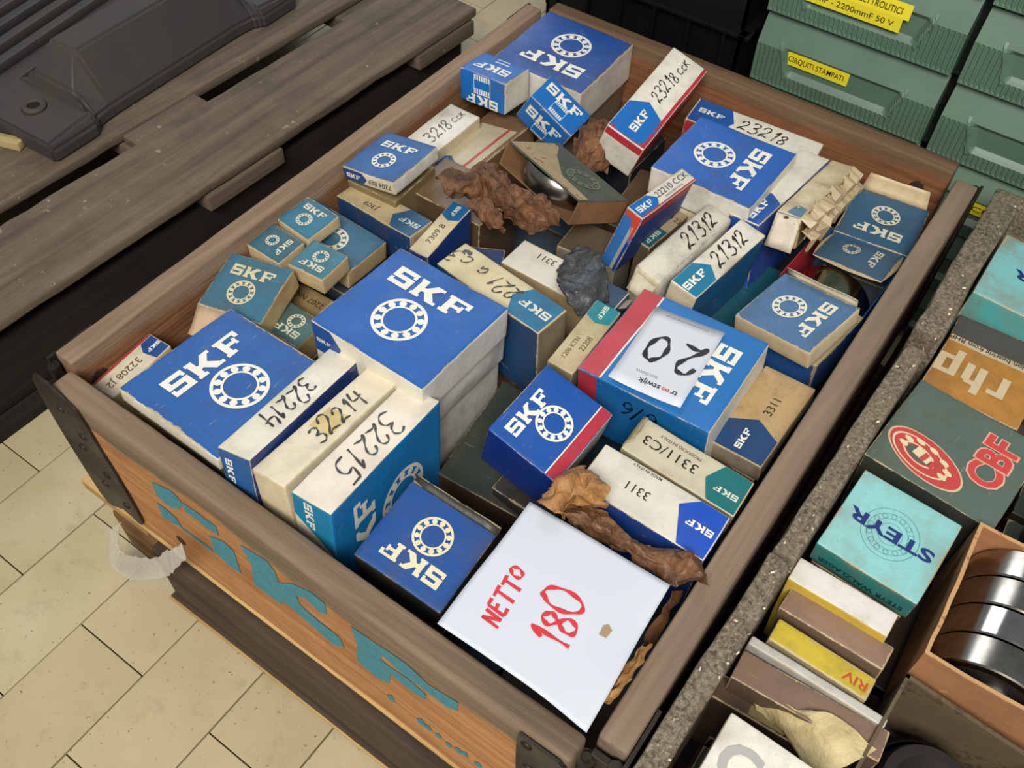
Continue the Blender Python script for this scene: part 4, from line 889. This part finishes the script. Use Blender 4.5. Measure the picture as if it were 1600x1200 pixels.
c.poly('L', R_(.84, .0, 1, 1), '#a8283a') if 0 else None
under('b39', -.085, col='#23282a', label='dark carton under the tilted royal blue one')
c = carton('b40', 'bearing_carton', 'large blue carton with red band carrying the white lot sticker', cols={'*': '#0f5f9c', 'T': '#1f6cb0', 'R': '#0f5f9a', 'B': W_, 'L': '#1f6cb0'}, dirt=.2, wear=.35)
c.poly('T', R_(.0, .0, 1, .165), '#b23a46'); c.poly('R', R_(.0, .0, .155, 1), '#a82c3a'); c.poly('T', R_(.0, .165, 1, .178), '#e6e2d6')
c.logo('T', .5, .80, .60, hs=1.15); c.write('R', '6/6', .5, .7, .022, 180, '#0a1420', .09)
rt40 = c
# lot sticker
M, base, L, W, H = frame(fit['sticker']); M4, b4, L4, W4, H4 = frame(fit['b40'])
pl = M4.transposed()@(base-b4); yd = fit['sticker'][0]-fit['b40'][0]
M = M4@Matrix.Rotation(yd, 3, 'Z'); base = b4+M4@Vector((pl.x, pl.y, H4+.0012))
ts = thing('lot_sticker', 'white paper lot sticker marked 20 on the blue and red carton', 'sticker', base, M.to_euler())
bm = bmesh.new(); bmesh.ops.create_grid(bm, x_segments=8, y_segments=8, size=.5)
def sk(x, y, off=0): return Vector((x-L/2, y-W/2, .0012+.0022*(abs(2*x/L-1)**3)*(.2+.8*y/W)+.006*max(0, y/W-.8)*5*abs(x/L)*.4+off))
for v in bm.verts: v.co = sk((v.co.x+.5)*L, (v.co.y+.5)*W)
o = bm_obj('paper', bm, plain('sticker_paper', '#ccd0d8', .45, 0, 10, .03, .02), ts, True); m = o.modifiers.new('t', 'SOLIDIFY'); m.thickness = .0005
def skt(st, x, y, h, col, bold=0, rot=0, name='printed_text', sx=1):
    ps, wd = text_polys(st, bold); ps = [[(a*sx, b) for a, b in q] for q in ps]
    decal(name, place(ps, wd*sx, .72, x*L, y*W, h, rot), lambda x, y: sk(x, y, .0004), ink(col, .5, 0), ts)
ps, wd = hand('20', .13, .05, .9); decal('handwritten_number', place(ps, wd, 1, .48*L, .48*W, .036, 0), lambda x, y: sk(x, y, .0005), ink('#1a1418', .4, 0), ts)
skt('tr', .17, .88, .0062, '#33323e', .02); skt('oo', .285, .88, .0048, '#c23a40', .02); skt('stwijk', .51, .88, .0062, '#33323e', .02); skt('auctions', .60, .79, .0045, '#7b7a84')
skt('www.troostwijkauctions.com/buyer information', .5, .06, .0016, '#55555c')
c = carton('b41', 'bearing_carton', 'narrow dusty cream carton with teal end beside the red band', cols={'*': '#8c8064', 'T': '#b9aa84'}, dirt=.5)
c.penta('T', .24, .06, '#1d7c88', lw=.2, lcol='#d0d4c4'); c.text('T', '22208', .6, .7, .0055, 180, '#4a4032'); c.text('T', '1206 KTN', .72, .35, .005, 180, '#4a4032')
c = carton('b42', 'bearing_carton', 'long cream carton with teal panel and scrawled number behind the centre stack', cols={'*': '#0f3c66', 'T': '#c9bb95', 'L': '#8c8066', 'R': '#8c8066'}, dirt=.35)
c.penta('T', .3, .08, '#1f6a92', lw=.26, lcol='#cfd0c0'); c.write('T', '2217a C3', .66, .5, .018, 0, '#2a2620', .1, .3); c.write('T', 'm', .9, .25, .014, 0, '#2a2620', .3)
c = carton('b43', 'bearing_carton', 'white carton printed 3311 half covered by the black bag', cols={'*': '#a08a66', 'T': '#d6d0c2', 'L': '#274a5e'}, dirt=.3)
c.text('T', '3311', .72, .28, .0085, 0, '#3a362f'); c.poly('T', [(.0, .0), (.22, .0), (.26, .98), (.0, .98)], '#1f3f58')
bm = bmesh.new(); box_bm(bm, 0, .022, 0, .016, 0, .0012, .0003); q = bm_obj('blue_corner_flap', bm, card('#2c56b0'), c.root); q.location = (-c.L/2-.006, -c.W/2+.004, c.H-.004); q.rotation_euler = (.2, .5, .2)
c = carton('b45', 'bearing_carton', 'cream carton with teal end panel printed 3311/C3, next to the right board', cols={'*': '#8c8468', 'T': '#c0b8a0', 'R': '#9a906e'}, dirt=.3)
c.penta('T', .25, .09, '#12696c', lw=.2, lcol='#cfd4c4', ly=.6); c.text('T', '3311/C3', .66, .5, .010, 0, '#22201c', sx=1.1); c.text('T', 'PRODUCED IN ITALY', .62, .22, .003, 0, '#4a463c', .01)
flap(c, 'R', 'end_flap', .002, c.S['R'][0]-.002, c.H-.002, .012, -40, '#8f8564', ctip=.2)
c = carton('b46', 'bearing_carton', 'white carton with royal blue end panel printed 3311, in front of the right board', cols={'*': '#0d3f90', 'T': '#d0ccbe', 'R': '#c8c2b0'}, dirt=.25, wear=.4)
c.penta('T', .22, .12, '#1149b0', lw=.2, ly=.5, lx=.14, mid=.3); c.text('T', '3311', .62, .52, .0085, 0, '#26231f'); c.text('T', 'MADE IN ITALY', .64, .08, .0028, 0, '#3a372f', .01)
c = carton('b47', 'bearing_carton', 'stained brown label carton printed 3311 by the right board with navy panel', cols={'*': '#a0927a', 'T': '#b09468', 'L': '#8d8270'}, dirt=.7, grime='#5c3c1c')
c.penta('T', .3, .12, '#16406e', lw=.22, ly=.55); c.text('T', '3311', .6, .45, .0085, 0, '#22201c')
under('b47', -.052, col='#5a4e3e', label='brown carton under the stained label carton')
# small red and blue scrap carton behind centre
c = carton(None, 'bearing_carton', 'small red and blue carton corner showing behind the long cream one', cols={'*': '#9a2c34', 'T': '#24406e'}, dirt=.5, fit=[.5, .1, 0, .215, .378, -.03, .045, .03, .08])
c = carton(None, 'bearing_carton', 'plain grey-white carton standing deep behind the black bag', cols={'*': '#8d897c', 'T': '#5c5040'}, dirt=.5, fit=[.1, 0, 0, .285, .492, -.055, .07, .05, .084])
c = carton(None, 'bearing_carton', 'brown carton half buried under the crumpled wrapping paper', cols={'*': '#5a4632', 'T': '#6e5840'}, dirt=.6, fit=[.0, .0, 0, .13, .455, -.035, .1, .07, .104])
c = carton(None, 'bearing_carton', 'dark brown carton in the gap beside the slim red edged one', cols={'*': '#4a3828', 'T': '#5c4632'}, dirt=.6, fit=[.1, .0, 0, .292, .60, -.07, .07, .11, .069])
c = carton(None, 'bearing_carton', 'dark carton low between the leaning one and the large blue back one', cols={'*': '#1d2a38', 'T': '#20303e'}, dirt=.5, fit=[.0, .0, 0, .20, .715, -.10, .06, .09, .039])
# --- wrapping paper, tape, sheet
def paper_mat(nm, a, b, rough=.55):
    t = NT(nm); v = t.coord(); n = t.noise(v, 40, 5, .65); n2 = t.noise(v, 140, 3, .6)
    t.bump(t.math('ADD', n, n2), .9, .002)
    return t.out(t.mix(t.rng(n, .35, .68), lin(a), lin(b)), t.rng(n2, .3, .7, rough-.15, rough+.15), spec=.5)
MP = paper_mat('brown_wrap', '#7e5636', '#3c2415', .62); MP2 = paper_mat('kraft_wrap', '#b5854f', '#7d5430', .65)
pa = thing('crumpled_paper', 'crumpled dark brown waxed paper spilling from the opened carton', 'paper', (0, 0, 0))
o = net_surface('paper_sheet', BAKE['paperA'], MP, pa, up=7, jag=.006, freq=56, edge=.003, seed=1)
o = net_surface('paper_sheet', BAKE['paperA2'], MP, pa, up=5, jag=.005, freq=60, edge=.003, seed=2)
pc = thing('crumpled_paper', 'crumpled kraft paper running along the white sheet', 'paper', (0, 0, 0))
net_surface('paper_sheet', BAKE['paperC1'], MP2, pc, up=7, jag=.007, freq=50, edge=.003, seed=3)
net_surface('paper_sheet', BAKE['paperC2'], MP, pc, up=5, jag=.006, freq=60, edge=.003, seed=4)
pd = thing('crumpled_paper', 'kraft paper scrap at the near right corner under the white sheet', 'paper', (0, 0, 0))
net_surface('paper_sheet', BAKE['paperC3'], MP2, pd, up=5, jag=.004, freq=60, edge=.002, seed=5)
net_surface('paper_sheet', BAKE['paperC4'], MP, pd, up=5, jag=.004, freq=50, edge=.002, seed=6)
# crinkled brown scrap beside the bright blue tilted carton
bmn = [[(.188, .60, -.012), (.205, .615, .0), (.222, .632, -.004)], [(.200, .575, -.02), (.218, .59, -.006), (.232, .612, -.014)], [(.208, .556, -.05), (.224, .57, -.04), (.238, .592, -.045)]]
o = net_surface('crumpled_paper', bmn, MP, None, up=6, jag=.008, freq=70, seed=7); tag(o, 'small brown crinkled paper scrap between tilted blue and leaning white cartons', 'paper')
MT = paper_mat('black_bag', '#4c4f52', '#26282a', .4)
o = net_surface('black_bag', BAKE['tape'], MT, None, up=9, jag=.0028, freq=90, edge=.001, smooth=True, thick=.003, seed=8); tag(o, 'wrinkled dark grey plastic bag lying on the 3311 carton', 'bag')
MS = plain('white_sheet', '#c6ccd6', .5, 0, 6, .03, .03)
sh = thing('paper_sheet', 'white paper sheet with NETTO 180 in red marker at the near corner', 'paper', (0, 0, 0))
NTs = [[Vector(q)+Vector((0, 0, HZ)) for q in r] for r in BAKE['sheet']]
def spt(x, y, off=0):
    def cr_(P, t):
        t *= len(P)-1; i = min(len(P)-2, int(t)); f = t-i; g = lambda k: P[max(0, min(len(P)-1, k))]
        a, b, c_, d = g(i-1), g(i), g(i+1), g(i+2)
        if i == 0: a = b*2-c_
        if i == len(P)-2: d = c_*2-b
        return .5*((2*b)+(c_-a)*f+(2*a-5*b+4*c_-d)*f*f+(3*b-a-3*c_+d)*f**3)
    return cr_([cr_(r, x) for r in NTs], y)+Vector((0, 0, off))
bm = bmesh.new(); bmesh.ops.create_grid(bm, x_segments=30, y_segments=30, size=.5)
for v in bm.verts: v.co = spt(v.co.x+.5, v.co.y+.5)
o = bm_obj('paper', bm, MS, sh, True); m = o.modifiers.new('t', 'SOLIDIFY'); m.thickness = .0004
MR = ink('#c8333c', .45, .15)
def swr(st, x, y, h, rot, w, adv=.68, slant=.1):
    ps, wd = hand(st, w, slant, adv); decal('handwritten_price', place(ps, wd, 1, x, y, h, rot), lambda a, b: spt(a, b, .0007), MR, sh, .06)
swr('NETTO', .225, .385, .11, 95, .2, .72); swr('180', .53, .44, .225, 100, .12, .62, 0)
decal('brown_stain', [[(.77, .50), (.82, .51), (.83, .57), (.79, .585), (.765, .56)]], lambda a, b: spt(a, b, .0007), ink('#9a8468', .8, .6), sh, .05)
# ============================================================ SECOND CRATE (right)
W_RG = wood('rough_grey', '#958a78', '#665b4a', None, None, 'y', 1.0, .95, spots=.6)
W_RGX = wood('rough_grey_x', '#8a8072', '#4e463a', None, None, 'x', 1.2, .95, spots=.5)
def rough_mat():
    t = NT('rough_fibrous_wood'); v = t.coord(); a = t.noise(v, 260, 6, .75, .4); b = t.noise(t.coord((60, 6, 60)), 5, 5, .7); c_ = t.noise(v, 18, 4, .6); l = t.noise(v, 480, 2, .5)
    c = t.mix(t.rng(a, .38, .62), lin('#5c5346'), lin('#a99c86')); c = t.mix(t.math('MULTIPLY', t.rng(b, .45, .65), .45), c, lin('#5c5244'))
    c = t.mix(t.math('MULTIPLY', t.rng(c_, .5, .7), .4), c, lin('#a0937c')); c = t.mix(t.math('MULTIPLY', t.rng(l, .68, .72), .8), c, lin('#d8cfba'))
    t.bump(t.math('ADD', a, b), .9, .003); return t.out(c, .95, spec=.15)
W_RG = W_RGX = rough_mat()
gap_dark_pallet = thing('low_pallet', 'added dark pallet under the rough crate that darkens the gap', 'pallet', (.9, .36, 0))  # dark pallet added so the gap between the two crates goes black
for i in range(5): rough_board('deck_board', (.11, .86, .02), W_OLDD, gap_dark_pallet, (-.243+.12*i, -.02, .098), r=.002, seed=60+i)
for x in (-.26, .0, .24): rough_board('stringer', (.05, .86, .096), W_OLDD, gap_dark_pallet, (x, -.02, .001), r=.002, seed=66)
cr2 = thing('rough_crate', 'rough grey splintered wooden crate of mixed cartons on the right', 'crate', (.9, .36, 0))
def c2(n, x, y, sx, sy, rot=0, **k): return rough_board(n, (sx, sy, HZ-.003-.119), k.pop('mat', W_RG), cr2, (x-.9, y-.36, .1185), (0, 0, rot), **k)
c2('side_board', .6145, .08, .019, .30, -.02, r=.003, wob=.003, chips=.015, seed=41, seg=.012)
c2('side_board', .6225, .37, .020, .275, -.03, r=.003, wob=.003, chips=.015, seed=42, seg=.012)
c2('side_board', .6285, .647, .028, .235, -.01, r=.003, wob=.004, chips=.015, seed=43, seg=.012)
c2('end_board', .92, .776, .61, .022, 0, r=.003, wob=.003, chips=.015, seed=44, mat=W_RGX)
c2('far_side_board', 1.22, .36, .022, .8, 0, r=.003, wob=.002, seed=45)
rough_board('bottom_board', (.57, .84, .018), W_DARK, cr2, (.02, -.02, .1185), r=.002)
G2 = 'mixed cartons in the rough crate'
M_SPL = plain('white_lint', '#d8cdb0', .8, 0, 200, .2)
rs = random.Random(5)
bm = bmesh.new()
for i in range(60):
    y = rs.uniform(.0, .76); x = .6135+(.018*y/.7)+rs.uniform(-.009, .009); a = rs.uniform(0, 6.28); l = rs.uniform(.0004, .0016)
    p = Vector((x, y, HZ-.001)); d = Vector((math.cos(a), math.sin(a), .3))*l; n_ = Vector((-math.sin(a), math.cos(a), 0))*.0005
    vs = [bm.verts.new(q) for q in (p-d-n_, p+d-n_, p+d+n_+Vector((0, 0, .001)), p-d+n_+Vector((0, 0, .0006)))]; bm.faces.new(vs); bm.faces.new([bm.verts.new(v.co+Vector((0, 0, .0008))) for v in vs])
o = bm_obj('wood_splinters', bm, M_SPL, cr2); o.location = (-.9, -.36, 0); o['kind'] = 'stuff'
TQ = '#86c0bf'
M, base, L, W, H = frame(fit['steyr'])
c = carton('steyr', 'bearing_carton', 'turquoise carton with fine ring drawing, near the side board of the rough crate', cols={'*': '#2f8080', 'T': TQ, 'F': '#3c9090', 'B': '#2a7a78'}, group=G2, dirt=.5, wear=.5, board='#b59a70', grime='#7a6a50')
A, B = c.S['T']; decal('printed_ring', [[(.5*A+x*.27*A, .5*B+y*.27*A) for x, y in q] for q in STEY], c.fn('T', .0005), ink('#3a7c8c', .5, .2), c.root)
c.text('T', 'STEYR', .5, .5, .0115, 0, '#1b2f6e', .03, sx=1.6); c.text('B', 'STEYR WALZLAGER', .5, .35, .006, 180, '#123c40', .02)
under('steyr', -.045, -.2, col='#4a4438', label='carton under the nearer turquoise one')
c = carton('cbf', 'bearing_carton', 'dark green carton with red bearing picture and CBF lettering', cols={'*': '#333a33', 'T': '#54645a'}, group=G2, dirt=.35, wear=.4)
A, B = c.S['T']
PB = lambda q, cx, cy, sx, sy, rot: [((cx+math.cos(rot)*x*sx-math.sin(rot)*y*sy), (cy+math.sin(rot)*x*sx+math.cos(rot)*y*sy)) for x, y in q]
cx, cy, ro = .27*A, .64*B, math.radians(74)
def pb(polys, col, off, nm='bearing_picture'): decal(nm, [PB(q, cx, cy, .036, .0175, ro) for q in polys], c.fn('T', off), ink(col, .6, .3), c.root)
pb([circ(0, 0, 1.08), ], '#c9b08c', .0003); pb([circ(0, 0, 1.02)], '#b8413e', .0005)
pb(annulus(.74, .80, 30, .12, .1)+annulus(.40, .46, 24, .15, .12), '#d6c6a0', .0007); pb([circ(.62*math.cos(a), .62*math.sin(a)-.02, .13, 12) for a in [PI*k/5+PI*.9 for k in range(7)]], '#d6c6a0', .0008)
pb([circ(.15, .12, .34, 20)], '#4d5a50', .0009); pb([R_(-.15, -.25, .3, .25)], '#d6c6a0', .0011); pb([R_(-.05, -.25, .08, .25), R_(-.3, -.3, -.2, .3)], '#b8413e', .0013)
c.text('T', 'CBF', .575, .25, .029, 0, '#d9a08c', .06, sx=.80); c.text('T', 'CBF', .575, .25, .028, 0, '#c04440', .03, sx=.82)
for ch in c.root.children:
    if ch.name.startswith('printed_text') and ch == c.root.children[-1]: ch.data.transform(Matrix.Translation((0, 0, .0004)))
c = carton('rhp', 'bearing_carton', 'ochre carton with a white strip and pale rhp lettering', cols={'*': '#7a5a30', 'T': '#b07c38'}, group=G2, dirt=.5, grime='#4a3826')
c.poly('T', R_(.0, .0, 1, .12), '#bfae90'); c.text('T', 'precision bearing from RHP', .5, .06, .0058, 0, '#2a2620', .01)
RHP = [R_(0, 0, .28, 1.0), R_(.28, .78, .6, 1.0), R_(.8, 0, 1.08, 1.35), R_(1.08, .78, 1.4, 1.0), R_(1.24, 0, 1.52, .9), R_(1.72, -.38, 2.0, 1.0), R_(2.0, .78, 2.5, 1.0), R_(2.0, 0, 2.5, .22), R_(2.24, .1, 2.52, .9)]
A, B = c.S['T']; decal('printed_letters', place([[(x, y) for x, y in q] for q in RHP], 2.5, 1, .62*A, .52*B, .027, 0), c.fn('T', .0006), ink('#c9b795', .6, .5), c.root)
c = carton('dark4', 'bearing_carton', 'dark grey carton edge between the turquoise and ochre ones', cols={'*': '#3a3836', 'T': '#4a4744'}, group=G2, dirt=.5)
c = carton('steyr2', 'bearing_carton', 'stained turquoise carton at the far end of the rough crate', cols={'*': '#2f8a8a', 'T': '#7dbcbc', 'B': '#4aa4a2'}, group=G2, dirt=.6, wear=.6, grime='#8a5a34', fit=[fit['steyr2'][0], 0, -.04, .715, .667, -.01, .14, .105, .08])
A, B = c.S['T']; decal('printed_ring', [[(.45*A+x*.036, .5*B+y*.036) for x, y in q] for q in STEY], c.fn('T', .0005), ink('#2f7c8c', .5, .2), c.root)
c.text('T', 'STEYR', .55, .5, .013, 0, '#1f2f6e', .035, sx=1.5)
# upright thin cartons
c = carton('s6', 'bearing_carton', 'white topped thin carton with a yellow side, standing upright', cols={'*': '#c8a83a', 'T': '#d8d2ca'}, group=G2, dirt=.25)
c = carton('s7', 'bearing_carton', 'plain brown cardboard carton standing between white and yellow ones', cols={'*': '#6f5a48', 'T': '#8a6f5c'}, group=G2, dirt=.35)
c = carton('s8', 'bearing_carton', 'yellow carton with red RIV lettering, torn at one end', cols={'*': '#8e8266', 'T': '#c0aa34'}, group=G2, dirt=.5, wear=.9)
c.text('T', 'RIV', .84, .42, .008, 180, '#b84a30', .01, sx=1.2)
c = carton(None, 'bearing_carton', 'thin pale grey carton pressed behind the yellow one', cols={'*': '#a8a49c', 'T': '#b9b6b0'}, group=G2, fit=[-.0, 0, 0, .683, .1695, -.032, .11, .008, .1])
c = carton('s10', 'bearing_carton', 'long brown cardboard carton with a ragged right end', cols={'*': '#5c4a3c', 'T': '#7a6252'}, group=G2, dirt=.4)
c = carton('s11', 'bearing_carton', 'dark brown carton low beside the long brown one', cols={'*': '#3f3026', 'T': '#55402f'}, group=G2, dirt=.5); c.poly('T', R_(.3, .1, .55, .9), '#8a7a50')
M, base, L, W, H = frame(fit['sco'])
c = carton(None, 'bearing_carton', 'white carton with grey and red letters at the near edge of the rough crate', cols={'*': '#c9c4b6', 'T': '#dad6ca'}, group=G2, fit=[PI/2-.02, 0, 0, .683, .0455, 0, .10, .085, .1])
c.text('T', 'CO', .70, .55, .03, -90, '#a8a6a0', .03); c.poly('T', R_(.48, .66, .56, .8), '#c0303a', name='red_mark')
o = net_surface('folded_paper', BAKE['folded'], paper_mat('beige_paper', '#c9b98a', '#a8976a', .7), None, up=4, jag=.003, freq=40, edge=.001, seed=9, thick=.0008); tag(o, 'folded beige card scrap on the brown cartons', 'paper')
# open carton with a row of four bearings
co = thing('opened_carton', 'open brown cardboard carton holding a row of four steel bearings', 'box', (.7935, .29, HZ-.1), (0, 0, .02), G2)
M_CB = card('#a0704a', .4, .8, .7, '#c9a070', '#5a3c22')
w, d, h = .0565, .066, .095
for nm, a in (('side_wall', (-w, -w+.003, -d, d, 0, h)), ('side_wall', (w-.003, w, -d, d, 0, h)), ('end_wall', (-w, w, -d-.002, -d+.001, 0, h)), ('end_wall', (-w, w, d-.001, d+.002, 0, h)), ('carton_bottom', (-w, w, -d, d, 0, .002))):
    bm = bmesh.new(); box_bm(bm, *a)
    bmesh.ops.subdivide_edges(bm, edges=[e for e in bm.edges if e.calc_length() > .05], cuts=9, use_grid_fill=True)
    for v in bm.verts: v.co += noise.noise_vector(v.co*30)*.0018*(v.co.z/h)
    lay = bm.verts.layers.float.new('edge')
    for v in bm.verts: v[lay] = 0 if v.co.z > h-.004 else .01
    bm_obj(nm, bm, M_CB, co)
for i in range(4):
    t = bearing('ball_bearing', .049, .022, .0275, (.795, .352-.0292*i-.0005, HZ-.1+.0515), (PI/2, 0, 0), ['bare steel bearing farthest in the row of four', 'second farthest bare steel bearing in the row of four', 'second nearest bare steel bearing in the row of four', 'nearest bare steel bearing in the row of four'][i], 'row of steel bearings in the open carton')
# dark carton with a black bearing lying flat
cd = thing('opened_carton', 'dark oily open carton with a black flanged bearing at the bottom edge', 'box', (.785, .151, HZ-.115), (0, 0, -.06), G2)
M_CD = card('#4f4332', .6, .5, .7, '#6a5a40', '#241a12')
for nm, a in (('side_wall', (-.052, -.0495, -.06, .06, 0, .085)), ('side_wall', (.0495, .052, -.06, .06, 0, .085)), ('end_wall', (-.052, .052, -.0625, -.06, 0, .085)), ('end_wall', (-.052, .052, .0565, .06, 0, .085)), ('carton_bottom', (-.052, .052, -.06, .06, 0, .002))):
    bm = bmesh.new(); box_bm(bm, *a); bm_obj(nm, bm, M_CD, cd)
M_BB = plain('black_oxide', '#1c1a18', .3, .6, 60, .3, .1)
t = thing('black_bearing', 'black oiled bearing lying flat in the dark carton', 'bearing', (.785, .15, HZ-.112), None)
bm_obj('outer_ring', revolve([(.036, .04), (.044, .04), (.0475, .038), (.0475, .004), (.044, 0), (.036, 0)], 64), M_BB, t, True)
bm_obj('dust_cap', revolve([(.0, .05), (.018, .05), (.0265, .062), (.034, .062), (.0365, .055), (.036, .01), (.0, .01)], 64), plain('cap_grey', '#2c2826', .45, .2, 40, .3, .1), t, True)
bm_obj('cage', revolve([(.0375, .036), (.0405, .048), (.042, .048), (.0425, .036)], 64), M_BB, t, True)
for o in t.children:
    m = o.modifiers.new('e', 'EDGE_SPLIT'); m.split_angle = math.radians(30)
# others beyond, partly in frame
c = carton(None, 'bearing_carton', 'dark green carton at the right frame edge beyond the CBF one', cols={'*': '#2c352e', 'T': '#45564a'}, group=G2, fit=[.2, 0, 0, .83, .36, -.05, .06, .09, .12])
c = carton(None, 'bearing_carton', 'grey dusty carton with yellow label at the right frame edge', cols={'*': '#4a423c', 'T': '#5a5048'}, group=G2, fit=[.1, 0, 0, .83, .445, -.035, .07, .07, .12]); c.poly('T', R_(.0, .1, .35, .4), '#b09a4a')
# dim packing at the bottom of the rough crate
for i in range(4):
    for j in range(6):
        x, y = .655+.055+i*.14, .0+.06+j*.123
        carton(None, 'small_carton', 'dark brown carton in the bottom layer of the rough crate', cols={'*': '#3a2f26', 'T': random.Random(i*9+j).choice(['#4a3c30', '#3d4640', '#5a4a38'])}, group='bottom layer of the rough crate', fit=[0, 0, 0, x-.01, y, -.135, .125, .115, .065])
